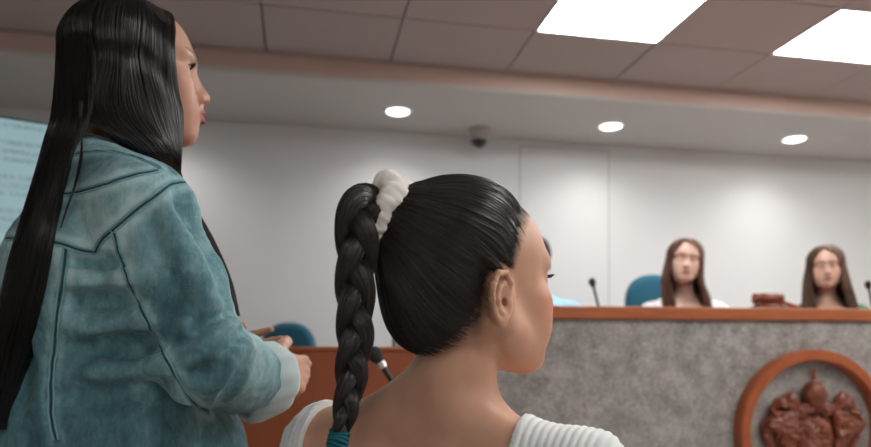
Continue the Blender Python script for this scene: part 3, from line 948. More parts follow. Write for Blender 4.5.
cb.build('braid_core', M_CAP, hair, smooth=True)
# teal elastic
M_ELA = mat('teal elastic', (.0, .13, .16), .7)
eb = MB()
for k in range(5):
    c0 = C[int(np.searchsorted(S, Se-.007+.0034*k))]
    a = np.linspace(0, 2*math.pi, 25)[:-1]; i0 = int(np.searchsorted(S, Se-.007+.0034*k))
    pts = [c0+LAT[i0]*math.cos(x)*.0092+DEP[i0]*math.sin(x)*.0088+Tn[i0]*.0016*math.sin(2*x+k) for x in np.append(a, 0)]
    eb.tube(pts, .0021, n=8, caps=False)
eb.build('hair_elastic', M_ELA, hair, smooth=True)
# white scrunchie
M_SCR = mat('cream scrunchie cloth', (.90, .87, .81), .9, sheen=.4)
sc0 = at(381, 213, .710); axs = at(383, 197, .703)-at(399, 206, .722); axs = K(-.84, -.45, 0)-K(0, 0, 0)+UP*.42; axs /= np.linalg.norm(axs)
e1 = np.cross(axs, UP); e1 /= np.linalg.norm(e1); e2 = np.cross(e1, axs)
nu, nv = 220, 40; V = []
for i in range(nu):
    u = 2*math.pi*i/nu
    top = max(0, math.sin(u-.2))**1.5
    R0 = .0215+.0035*math.sin(u)+.0015*math.sin(5*u)
    for j in range(nv):
        v = 2*math.pi*j/nv+.9*math.sin(u*1.0)
        rr = .0088+.0072*top+.0010*(abs(math.sin(3.5*u+1.2*math.sin(v)+.6))**.5-.7)+.0020*math.sin(2*v+2*u+.5)+.0016*math.sin(6*u+2.2*math.sin(v))+.0018*math.sin(2*v+3*u)+.0007*math.sin(15*u-2*v+math.sin(3*u))+.0008*abs(math.sin(14*u+v))
        V.append(sc0+(e1*math.cos(u)*.86+e2*math.sin(u)*1.18)*(R0+rr*math.cos(v))+axs*(rr*1.30*math.sin(v)+.004*math.sin(2*u+1)))
Fq = [(i*nv+j, ((i+1) % nu)*nv+j, ((i+1) % nu)*nv+(j+1) % nv, i*nv+(j+1) % nv) for i in range(nu) for j in range(nv)]
mesh_obj('scrunchie', V, np.array(Fq), M_SCR, seated)
# ============================================================ standing woman in the denim jacket
A2 = frame(27, pitch=6); H2 = K(-.463, 1.035, 1.562)
B2 = frame(42); T2 = K(-.487, 1.00, 1.372)
W2 = lambda p: A2 @ np.asarray(p, float)+H2
T2T = lambda p: B2 @ np.asarray(p, float)+T2
M_SKIN2 = skin_mat('light skin', (.60, .34, .245), (.40, .09, .09), (.66, .30, .22))
stander = empty('person', K(-.50, 1.0, 0), 'standing woman in profile with long straight black hair and washed blue denim jacket', 'person')
s2 = head_sdf(ear=.40, occ=.006, ch=-.009).into(Sdf(), A2, H2)
s2.cone(W2((0, -.034, -.055)), T2T((0, .0, .015)), .044, .048, .02)
tq = Sdf(); torso_shapes(tq, .150, .92); tq.into(s2, B2, T2)
JR = T2T((.160, .0, -.060)); JL = T2T((-.160, .0, -.060))
ER_ = at(203, 358, .865); WR_ = at(264, 364, 1.05)
EL_ = T2T((-.20, .10, -.31)); WL_ = at(188, 358, 1.15)
for J, E, Wp in ((JR, ER_, WR_), (JL, EL_, WL_)):
    s2.chain([J, E], [.042, .034], .02); s2.chain([E, E*.5+Wp*.5, Wp], [.034, .031, .022], .02)
def ortho(f, up):
    f = f/np.linalg.norm(f); n = up-f*(f @ up); n /= np.linalg.norm(n); return f, n
f_, up_ = ortho(K(.42, .86, -.20)-K(0, 0), K(-.10, .10, 1.0)-K(0, 0))
nr = K(.72, -.62, 0)-K(0, 0); nr = nr-f_*(nr @ f_)-up_*(nr @ up_); nr /= np.linalg.norm(nr)
hand_sdf(s2, WR_+f_*.020, np.stack([f_, up_, nr], 1), 1, [(26, 34, 22), (32, 38, 24), (40, 42, 26), (46, 44, 28)], thumb=(.80, .30), scale=.94)
f2, u2 = ortho(K(.93, .36, .13)-K(0, 0), K(0, .15, 1.0)-K(0, 0))
n2 = K(.3, .95, 0)-K(0, 0); n2 = n2-f2*(n2 @ f2)-u2*(n2 @ u2); n2 /= np.linalg.norm(n2)
hand_sdf(s2, WL_, np.stack([f2, u2, n2], 1), 1, [(18, 22, 12), (14, 18, 10), (12, 16, 10), (20, 22, 12)], thumb=(.35, .35), scale=.90, spread=.4)
for sx in (-1, 1):
    s2.chain([T2T((sx*.085, .0, -.55)), T2T((sx*.095, .01, -.93)), T2T((sx*.10, -.01, -1.29))], [.085, .055, .036], .03)
    s2.chain([T2T((sx*.10, -.02, -1.335)), T2T((sx*.11, .14, -1.35))], [.034, .024], .02)
hx, hy = H2[0], H2[1]; wx, wy = WR_[0]+.03, WR_[1]+.04
lo = T2-[.40, .35, 0]; lo[2] = .0; hi = T2+[.55, .50, 0]; hi[2] = 1.69
V, Q = polygonize(s2, lo, hi, [[(hx-.10, hx+.125, .0024), (wx-.10, wx+.09, .0026)], [(hy-.11, hy+.11, .0024), (wy-.08, wy+.09, .0026)], [(1.42, 1.67, .0024), (1.04, 1.19, .0026)]], .012)
print('standing', len(V))
body = mesh_obj('body', V, Q, M_SKIN2, stander)
PL = (V-H2) @ A2
dl = PL/(np.linalg.norm(PL, axis=1, keepdims=True)+1e-9)
scalp2 = np.clip((.62*np.maximum(PL[:, 2]-.060, -.05)-(PL[:, 1]-.058))/.008, 0, 1)*(PL[:, 2] > -.06)
head_paint(body, PL, scalp2)
eyes(stander, A2, H2, look=(-.05, 1, -.02)); lashes(stander, A2, H2)

# ---- denim
M_DEN = mat('washed denim', (.10, .25, .29), .82, sheen=.15)
na = noise(M_DEN, 9, 3, .5, mapscale=(1.8, 1.8, .45)); nb_ = noise(M_DEN, 90, 5, .75, mapscale=(1, 1, .5))
mA = N(M_DEN, 'ShaderNodeMath', operation='MULTIPLY_ADD'); L(M_DEN, nb_, mA.inputs[0]); mA.inputs[1].default_value = .62; L(M_DEN, na, mA.inputs[2])
aw = N(M_DEN, 'ShaderNodeAttribute', attribute_name='wear_shade')
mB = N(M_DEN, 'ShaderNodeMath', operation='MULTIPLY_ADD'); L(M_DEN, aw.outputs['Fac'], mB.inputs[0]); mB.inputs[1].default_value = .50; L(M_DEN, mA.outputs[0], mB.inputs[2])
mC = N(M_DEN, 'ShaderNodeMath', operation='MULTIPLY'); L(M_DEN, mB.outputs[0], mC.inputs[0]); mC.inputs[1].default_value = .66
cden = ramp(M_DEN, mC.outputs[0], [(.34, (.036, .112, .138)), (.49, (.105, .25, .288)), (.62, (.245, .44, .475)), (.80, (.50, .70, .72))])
ag = N(M_DEN, 'ShaderNodeAttribute', attribute_name='groove')
mxg = N(M_DEN, 'ShaderNodeMix', data_type='RGBA'); L(M_DEN, ag.outputs['Fac'], mxg.inputs[0]); L(M_DEN, cden, mxg.inputs[6]); mxg.inputs[7].default_value = (.018, .06, .08, 1)
L(M_DEN, mxg.outputs[2], bsdf(M_DEN).inputs['Base Color'])
wv = N(M_DEN, 'ShaderNodeTexWave', Scale=330, Distortion=1.5, Detail=1); wv.bands_direction = 'DIAGONAL'
tc = N(M_DEN, 'ShaderNodeTexCoord'); L(M_DEN, tc.outputs['Object'], wv.inputs['Vector'])
ad = N(M_DEN, 'ShaderNodeMath', operation='ADD'); L(M_DEN, wv.outputs['Fac'], ad.inputs[0]); L(M_DEN, noise(M_DEN, 260, 3), ad.inputs[1])
bump(M_DEN, ad.outputs[0], .35, .0008)
M_STI = mat('denim seam', (.24, .46, .50), .8)
M_GRV = mat('dark seam thread', (.03, .085, .11), .9)
M_CUFF = mat('turned denim cuff', (.50, .62, .64), .85, sheen=.2)
bump(M_CUFF, noise(M_CUFF, 300, 3), .3, .0008)

jk = Sdf(); jl = Sdf()
CAX = K(.66, .74, .10)-K(0, 0); CAX /= np.linalg.norm(CAX)
jl.ell((0, .01, -.16), (.178, .122, .17), .03)
jl.ell((0, .01, -.34), (.180, .128, .22), .05)
jl.ell((.03, .085, -.40), (.125, .110, .11), .05)
jl.ell((-.02, -.065, -.37), (.140, .095, .16), .05)
for s in (-1, 1):
    jl.cone((s*.055, -.015, -.020), (s*.155, -.002, -.052), .052, .052, .04)
    jl.cone((s*.030, -.035, .020), (s*.12, -.015, -.025), .040, .044, .04)
    jl.ell((s*.075, -.075, -.14), (.07, .05, .10), .05)
jl.into(jk, B2, T2)
CU = at(259, 381, .985)                                  # centre of the turned cuff
jk.chain([JR, JR*.5+ER_*.5, ER_], [.060, .062, .058], .022)
jk.chain([ER_, ER_*.5+CU*.5, CU], [.057, .053, .047], .018)
jk.chain([JL, EL_, WL_*.7+EL_*.3], [.062, .058, .050], .022)
for s in (-1, 1): jk.cone(T2T((s*.165, .0, -.065)), T2T((s*.165, .0, -.066)), .060, .060, .02)
def hit(sdf, px, py, d0=.6, d1=1.6, off=0.0):
    """first point of the surface met along a sight line"""
    d = d0; step = .004
    ds = np.arange(d0, d1, step); P = np.array([at(px, py, x) for x in ds]); f = sdf.pts(P)-off
    i = np.argmax(f < 0)
    if f[i] >= 0: return None
    if i == 0: return P[0]
    t = f[i-1]/(f[i-1]-f[i]); return P[i-1]*(1-t)+P[i]*t
def hits(sdf, L_, m, off=0.0):
    out = []
    for p in L_:
        h = hit(sdf, *p)
        if h is not None: out.append(h)
    return sdf.snap(spline(np.array(out), m), off)
def hits_fine(sdf, L_, m):
    Q_ = spline(np.array(L_, float), m); out = [h for h in (hit(sdf, x, y) for x, y in Q_) if h is not None]
    P = np.array(out)
    for _ in range(3): P[1:-1] = P[1:-1]*.5+(P[:-2]+P[2:])*.25
    return P
# creases pressed into the cloth, ridges between them
base = Sdf(); base.p = list(jk.p)
def crease(Lp, r=.008, k=.022, depth=.002):
    P = hits(base, Lp, 7, depth); rr = r*np.sin(np.linspace(.35, math.pi-.35, 7))
    jk.chain(list(P), list(rr), k, 's')
def ridge(Lp, r=.009, k=.02, depth=-.004):
    P = hits(base, Lp, 7, depth); rr = r*np.sin(np.linspace(.35, math.pi-.35, 7))
    jk.chain(list(P), list(rr), k, 'u')
crease([(104, 262), (118, 295), (142, 338), (168, 385)], .010, .02)     # behind the upper arm
crease([(66, 262), (95, 268), (128, 262)], .011, .014, .001); ridge([(64, 275), (95, 284), (135, 278)])
crease([(70, 300), (105, 304), (150, 296)], .010); ridge([(66, 322), (105, 328), (160, 318)])
crease([(88, 345), (125, 350), (168, 342)], .010); ridge([(80, 372), (130, 374), (176, 362)])
crease([(60, 398), (110, 398), (175, 388)], .010)
crease([(12, 300), (22, 350), (20, 410)], .008)
crease([(192, 376), (213, 354), (238, 330)], .012, .014, .001); ridge([(210, 388), (232, 362), (250, 343)], .009, .014)
crease([(220, 402), (238, 380), (252, 352)], .011, .012, .001); crease([(182, 346), (205, 330), (234, 310)], .009, .014, .001)
ridge([(188, 360), (208, 345), (236, 322)], .006)
crease([(150, 215), (172, 270), (196, 318)], .009, .02, .001); ridge([(168, 205), (190, 255), (212, 300)], .007, .03)
crease([(180, 195), (205, 245), (222, 290)], .006, .03)
HEM = T2[2]-.405
def j_cut(P):
    q = (P-T2) @ B2
    neck = -(np.sqrt((q[:, 0]/.066)**2+((q[:, 1]-.035)/.085)**2)-1)*.07
    neck = np.where(q[:, 2] > -.09, neck, -1)
    open_f = np.where((q[:, 1] > .06), -(np.abs(q[:, 0])-.045-.10*np.clip(-q[:, 2]-.05, 0, .3)*.5), -1)
    dr = (P-CU) @ CAX
    near = np.linalg.norm(P-CU, axis=1) < .10
    return np.maximum(np.maximum(np.maximum(neck, open_f), HEM-P[:, 2]), np.where(near, dr-.012, -1))
# seam lines, used for their grooves and for the raised double edges
seams = dict(
    collar_seam=[(76, 154), (100, 151), (125, 154), (148, 162), (160, 168)],
    shoulder_seam=[(40, 196), (70, 193), (100, 186), (130, 176), (158, 170)],
    armhole_seam=[(95, 252), (102, 240), (122, 222), (140, 207), (158, 194), (172, 184), (186, 182)],
    yoke_seam=[(6, 238), (30, 240), (58, 243), (80, 250), (95, 252)],
    back_seam=[(66, 248), (64, 270), (58, 310), (54, 350), (51, 390), (52, 420), (56, 440)],
    sleeve_seam=[(113, 230), (116, 240), (122, 262), (136, 298), (154, 334), (172, 370), (192, 400), (208, 412)])
SP = {k: hits_fine(jk, v, 90) for k, v in seams.items()}
allp = np.concatenate([v for v in SP.values()])
def seam_dist(V):
    d = np.full(len(V), 1.0)
    for p in allp[::1]: d = np.minimum(d, ((V-p)**2).sum(1))
    return np.sqrt(d)
def j_disp(V, G):
    a = vnoise(V*[1, 1, 1.9], 17, 1)*.0022+(1-2*np.abs(vnoise(V*[1.1, 1.1, 1.7], 38, 2)))*.0012+vnoise(V, 150, 6)*.0004
    sd = seam_dist(V)
    pk = np.exp(-(sd/.009)**2)*vnoise(V, 130, 9)*.0012
    return a*np.clip(sd/.012, .35, 1)+pk*.6-.0006*np.exp(-(sd/.004)**2)
lo = T2-[.30, .36, 0]; lo[2] = HEM-.01; hi = T2+[.42, .36, 0]; hi[2] = T2[2]+.075
V, Q = polygonize(jk, lo, hi, [[(-9, 9, .0030)], [(-9, 9, .0030)], [(0, 9, .0028)]], .003, cut=j_cut, disp=j_disp)
print('jacket', len(V))
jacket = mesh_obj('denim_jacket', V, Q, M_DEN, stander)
sd = seam_dist(V); G = jk.grad(V)
wear_shade = np.clip(.42*np.exp(-((sd-.008)/.006)**2)+.28*vnoise(V, 14, 5)+.20*vnoise(V, 70, 8)*np.exp(-(sd/.02)**2), -.5, 1)
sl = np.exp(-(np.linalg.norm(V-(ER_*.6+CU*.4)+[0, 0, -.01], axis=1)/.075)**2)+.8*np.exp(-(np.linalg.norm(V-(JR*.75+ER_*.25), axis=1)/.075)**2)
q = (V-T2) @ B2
wear_shade += .42*sl-.30*np.clip((-q[:, 2]-.16)/.2, 0, 1)*np.clip((np.linalg.norm(V-ER_, axis=1)-.09)/.10, 0, 1)  # sleeve patches lighter; lower jacket darkened with painted shade
paint(jacket, 'wear_shade', wear_shade); paint(jacket, 'groove', np.clip(np.exp(-(sd/.0030)**2)*.5, 0, 1))
for k, P in SP.items():
    Pg = jk.snap(P); Gg = jk.grad(Pg); P = Pg+Gg*j_disp(Pg, Gg)[:, None]
    sb = MB(); tg_ = np.gradient(P, axis=0); tg_ /= np.linalg.norm(tg_, axis=1, keepdims=True); sd_ = np.cross(tg_, Gg)
    sb.tube(P+Gg*.0004, .0011, n=6); sb.build(k, M_GRV, jacket, smooth=True)
    for o in (-.0032, .0032):
        Pn = P+sd_*o+Gg*.0006; Pn += np.stack([vnoise(Pn, 90, 2+int(o > 0))*.0005]*3, 1)
        MB().tube(Pn, .0013, n=6).build('stitched_edge', M_STI, jacket, smooth=True)
# hem band
def band(name, cen, R, rx, ry, z0, z1, m, parent, th=.004, wob=.0, a0=0, a1=2*math.pi, n=96, closed=True):
    V = []; prof = [(0, z0), (th, z0+.003), (th, z1-.003), (0, z1), (-th, z1-.003), (-th, z0+.003)]
    for i in range(n if closed else n+1):
        a = a0+(a1-a0)*i/n
        for o, z in prof:
            w_ = wob*math.sin(5*a+1)+wob*.6*math.sin(9*a+2+z*60)
            V.append(R @ np.array([(rx+o+w_)*math.cos(a), (ry+o+w_)*math.sin(a), z])+cen)
    k = len(prof); N_ = n if closed else n+1
    F = [(i*k+j, ((i+1) % N_)*k+j, ((i+1) % N_)*k+(j+1) % k, i*k+(j+1) % k) for i in range(N_ if closed else n) for j in range(k)]
    return mesh_obj(name, V, np.array(F), m, parent)
# turned-up cuff round the wrist
fw = CAX; c1 = np.cross(fw, UP); c1 /= np.linalg.norm(c1); c2 = np.cross(c1, fw)
nu, V = 96, []
prof = [(.046, -.030), (.053, -.033), (.0585, -.028), (.060, -.010), (.0585, .012), (.055, .030), (.051, .036), (.046, .034), (.043, .020), (.042, -.010)]
for i in range(nu):
    a = 2*math.pi*i/nu
    for r, z in prof:
        w_ = .0018*math.sin(3*a+1+z*30)+.0012*math.sin(7*a+z*80)+.0008*math.sin(13*a)
        V.append(CU+(c1*math.cos(a)*.88+c2*math.sin(a)*1.02)*(r+w_-.003)+fw*(z*1.0+.004+.004*math.sin(a*2+.4)))
k = len(prof)
mesh_obj('cuff', V, np.array([(i*k+j, ((i+1) % nu)*k+j, ((i+1) % nu)*k+(j+1) % k, i*k+(j+1) % k) for i in range(nu) for j in range(k)]), M_CUFF, jacket)
# fold-down collar
V = []; nu = 80
prof = [(.060, .005), (.061, .030), (.065, .038), (.072, .033), (.082, .012), (.094, -.014), (.096, -.021), (.093, -.019), (.080, .004), (.068, .018)]
for i in range(nu+1):
    a = math.radians(-205+230*i/nu)
    for r, z in prof:
        w_ = .0012*math.sin(6*a)+.0008*math.sin(11*a+z*70); fr = max(0, math.sin(a))**2
        V.append(T2T((math.cos(a)*(r+w_)*1.0, .006+math.sin(a)*(r+w_)*1.02, z+.030-.045*fr-.012*abs(math.cos(a))**2+.0)))
k = len(prof)
F = [(i*k+j, i*k+(j+1) % k, (i+1)*k+(j+1) % k, (i+1)*k+j) for i in range(nu) for j in range(k)]+[tuple(range(k)), tuple(range(nu*k, nu*k+k))[::-1]]
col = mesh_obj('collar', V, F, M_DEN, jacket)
# pale shirt under the jacket, jeans, shoes
M_SHIRT = mat('pale blue knit shirt', (.42, .60, .62), .9)
M_JEAN = mat('dark jeans', (.03, .045, .06), .85)
M_SHOE = mat('black shoe', (.02, .02, .02), .5)
sh = Sdf(); sq = Sdf(); torso_shapes(sq, .150, .92); sq.into(sh, B2, T2)
V, Q = polygonize(sh, T2-[.25, .25, .58], T2+[.25, .25, .0], [[], [], []], .007, cut=lambda P: np.maximum(P[:, 2]-T2[2]+.03+.9*np.maximum(0, ((P-T2) @ B2)[:, 1]-.03), T2[2]-.50-P[:, 2]), infl=.006)
mesh_obj('shirt', V, Q, M_SHIRT, stander)
jn = Sdf(); jq = Sdf(); jq.ell((0, .01, -.50), (.158, .120, .13), .05)
for sx in (-1, 1): jq.chain([(sx*.085, .0, -.55), (sx*.095, .01, -.93), (sx*.10, -.01, -1.31)], [.088, .060, .052], .02)
jq.into(jn, B2, T2)
V, Q = polygonize(jn, T2-[.28, .28, 1.36], T2+[.28, .28, -.38], [[], [], []], .011, cut=lambda P: np.maximum(P[:, 2]-T2[2]+.44, T2[2]-1.30-P[:, 2]), infl=.006)
mesh_obj('jeans', V, Q, M_JEAN, stander)
for sx in (-1, 1):
    so = Sdf(); sq = Sdf(); sq.chain([(sx*.10, -.025, -1.335), (sx*.112, .15, -1.345)], [.040, .030], .02); sq.into(so, B2, T2)
    c = T2T((sx*.105, .06, -1.34))
    V, Q = polygonize(so, c-[.16, .16, .10], c+[.16, .16, .08], [[], [], []], .006, cut=lambda P: .002-P[:, 2], infl=.003)
    mesh_obj('shoe', V, Q, M_SHOE, stander)

# ---- long straight hair
M_HAIR2 = hair_mat('black hair', (.005, .005, .006), .30, .40, (.012, .010, .010))
he = (np.array([0, -.006, .020]), np.array([.0795, .0970, .0880]))
def on_head(phi, lam, off=0.0):
    """azimuth from the face towards her right, latitude -> point on the outside of the hair"""
    a, b = math.radians(phi), math.radians(lam)
    d = np.array([math.sin(a)*math.cos(b), math.cos(a)*math.cos(b), math.sin(b)])
    return W2(he[0]+d/np.sqrt(((d/(he[1]+off))**2).sum()))
chest = lambda t: [at(176+6*t, 178, 1.03), at(188+6*t, 205, 1.065), at(206+8*t, 240, 1.075), at(226+5*t, 280, 1.07), at(237+2*t, 316, 1.065)]
def jout(px, py, off):
    h = hit(jk, px, py, .6, 1.5, off)
    return h
guides = []
guides.append([W2((0, .052, .098)), W2((.030, .062, .078)), W2((.056, .060, .044)), W2((.072, .054, .012)), W2((.077, .052, -.020)), W2((.075, .052, -.055)), W2((.072, .055, -.090)), at(181, 163, .985)]+chest(1))
guides.append([on_head(20, 88), on_head(58, 66), on_head(66, 42), on_head(72, 18), on_head(76, -4), on_head(78, -20)+UP*-.012, at(158, 118, .962), at(174, 154, .972)]+chest(.7))
guides.append([on_head(60, 89), on_head(78, 66), on_head(84, 42), on_head(90, 18), on_head(94, -4), on_head(96, -20)+UP*-.010, at(132, 112, .945), at(163, 150, .958)]+chest(.4))
guides.append([on_head(100, 88), on_head(100, 66), on_head(104, 42), on_head(108, 18), on_head(110, -4), on_head(111, -20)+UP*-.008, at(106, 112, .930), at(140, 148, .940)]+chest(.1))
guides.append([on_head(130, 88), on_head(118, 66), on_head(120, 42), on_head(122, 18), on_head(124, -4), on_head(126, -20)+UP*-.005, at(84, 106, .92), at(112, 138, .925)]+chest(-.4))
nF = len(guides)
def lockpt(y, w_):
    xl = np.interp(y, [110, 160, 210, 250, 300, 370, 440], [51, 38, 23, 11, -2, -16, -30]); xr = np.interp(y, [110, 130, 160, 200, 250, 300, 360, 400, 440], [92, 80, 68, 59, 50, 40, 26, 12, 0])
    x = xl+(xr-xl)*w_
    h = jout(x, y, .006+.010*math.sin(math.pi*min(1, max(0, w_)))) if y > 150 else None
    d = np.interp(y, [110, 160], [.915, .885])
    if h is None and y > 150:
        for xx in range(4, 90, 4):                          # beside the cloth: stay as deep as its nearest point
            h = jout(x+xx, y, .006)
            if h is not None: return at(x, y, float((h-K(0, 0)) @ FWD))
    return h if h is not None else at(x, y, d)
gb = []
for ph_, w_ in ((126, .98), (142, .75), (152, .5), (164, .28), (178, .02)):
    head = [on_head(150, 88), on_head(ph_-4, 66), on_head(ph_-2, 42), on_head(ph_, 18), on_head(ph_, -4)]
    gb.append(head+[lockpt(y, w_) for y in (112, 140, 175, 215, 260, 310, 365, 430)])
gl = []
for ph_, k in ((200, 0), (228, .3), (256, .6), (285, 1)):
    head = [on_head(ph_, 88), on_head(ph_, 66), on_head(ph_, 42), on_head(ph_, 18), on_head(ph_, -4)]
    bx, by = -.055-.03*k, -.09+.12*k
    low = [T2T((-.058, -.02+.06*k, .06)), T2T((-.072, .04+.06*k, .012)), T2T((-.082, .10+.03*k, -.06)), T2T((-.09, .14, -.18)), T2T((-.09, .145, -.30))]
    gl.append(head+low)
gl.append([W2((0, .070, .086)), W2((-.030, .078, .068)), W2((-.054, .070, .044)), W2((-.072, .058, .012)), W2((-.077, .052, -.020)), W2((-.076, .048, -.06)), W2((-.074, .050, -.10)), T2T((-.09, .10, -.05)), T2T((-.09, .145, -.15)), T2T((-.09, .15, -.28))])
r3 = np.random.default_rng(11)
def fill(G_, n, m, depth, name_r=(.0005, .0009), jit=.0012, seed=0, endvar=.06):
    Gs = np.array([spline(np.array(g), m) for g in G_])                         # (g, m, 3)
    u = r3.uniform(0, len(G_)-1, n)
    D = np.zeros((n, m, 3)); i = np.minimum(u.astype(int), len(G_)-2); f = (u-i)[:, None, None]
    Gp = np.concatenate([2*Gs[:1]-Gs[1:2], Gs, 2*Gs[-1:]-Gs[-2:-1]])
    a, b, c, d = Gp[i], Gp[i+1], Gp[i+2], Gp[i+3]
    P = .5*((2*b)+(c-a)*f+(2*a-5*b+4*c-d)*f**2+(3*b-a-3*c+d)*f**3)
    cen = W2((0, -.015, 0)); t = np.linspace(0, 1, m)[None, :, None]
    ref = np.broadcast_to(cen, P.shape).copy(); ref[..., 2] = np.where(P[..., 2] < cen[2], P[..., 2], cen[2])
    inn = ref-P; inn /= np.linalg.norm(inn, axis=2, keepdims=True)+1e-9
    lock = (.0005*np.sin(u*11+np.sin(u*5)*3))[:, None, None]*np.sin(np.clip(t*3, 0, 1)*1.57)
    P = P+inn*((r3.uniform(0, depth, n)**1.0)[:, None, None]*np.clip(t*6, .1, 1)+lock)
    ph = r3.uniform(0, 6.28, (n, 1, 1)); ph2 = r3.uniform(0, 6.28, (n, 1, 1))
    P = P+np.concatenate([np.sin(t*5+ph), np.sin(t*4+ph2), 0*ph*t], 2)*jit*(.3+t*1.6)
    return P, Gs
PF, GF = fill(guides, 5600, 40, .004, jit=.0009)
PB, GB = fill(gb, 3600, 44, .005, jit=.001)
PG, GG = fill(gl, 900, 30, .010)
mid = [guides[-1][:6]+[at(92, 112, .915)], gb[0][:6]]
# under layers closing the gaps
def sheet(Gs, off):
    g, m, _ = Gs.shape; k = (g-1)*8+1
    S_ = np.stack([spline(Gs[:, j], k) for j in range(m)], 1)
    cen = W2((0, -.015, 0)); ref = np.broadcast_to(cen, S_.shape).copy(); ref[..., 2] = np.minimum(S_[..., 2], cen[2])
    inn = ref-S_; inn /= np.linalg.norm(inn, axis=2, keepdims=True)
    A_ = S_+inn*off; B_ = S_+inn*(off+.004); V = np.concatenate([A_.reshape(-1, 3), B_.reshape(-1, 3)]); n_ = k*m
    F = []
    for i in range(k-1):
        for j in range(m-1):
            a = i*m+j; F += [(a, a+1, a+m+1, a+m), (n_+a, n_+a+m, n_+a+m+1, n_+a+1)]
    for i in range(k-1):
        for j in (0, m-1): a = i*m+j; F.append((a, a+m, n_+a+m, n_+a))
    for j in range(m-1):
        for i in (0, k-1): a = i*m+j; F.append((a, a+1, n_+a+1, n_+a))
    return V, np.array(F)
Vs, Fs, n0 = [], [], 0
for Gs in (GF, GB, GG):
    V, F = sheet(Gs, .006); Vs.append(V); Fs.append(F+n0); n0 += len(V)
hair2 = mesh_obj('hair', np.concatenate(Vs), np.concatenate(Fs), M_CAP, stander)
for P, nm in ((PF, 'front_hair'), (PB, 'back_hair'), (PG, 'side_hair')):
    strands(nm, P, r3.uniform(.0004, .0007, len(P)), M_HAIR2, hair2, taper=.35)
# the closed crown under the strands
cs = Sdf().ell((0, -.006, .022), (.0740, .0905, .0820), 0); cw = cs.into(Sdf(), A2, H2)
def ccut(P):
    q = (P-H2) @ A2; return np.maximum((q[:, 1]-.050)-.62*np.maximum(q[:, 2]-.055, -.06), -.055-q[:, 2])
V, Q = polygonize(cw, H2-[.13, .13, .13], H2+[.13, .13, .13], [[], [], []], .004, cut=ccut)
mesh_obj('crown_hair', V, Q, M_CAP, hair2)
# a thin loose lock over the collar
ls = []
for k in range(34):
    w_ = k/33
    P = [at(78+5*w_, 100, .905)]
    for x, y in ((81, 128), (80, 155), (74, 185), (66, 208), (60, 228)):
        h = jout(x+3.5*w_*(1-(y-100)/200), y, .005+.002*r3.random()); P.append(h if h is not None else at(x, y, .9))
    ls.append(spline(np.array(P), 24))
strands('loose_lock', np.array(ls), np.full(34, .0006), M_HAIR2, hair2, taper=.3)
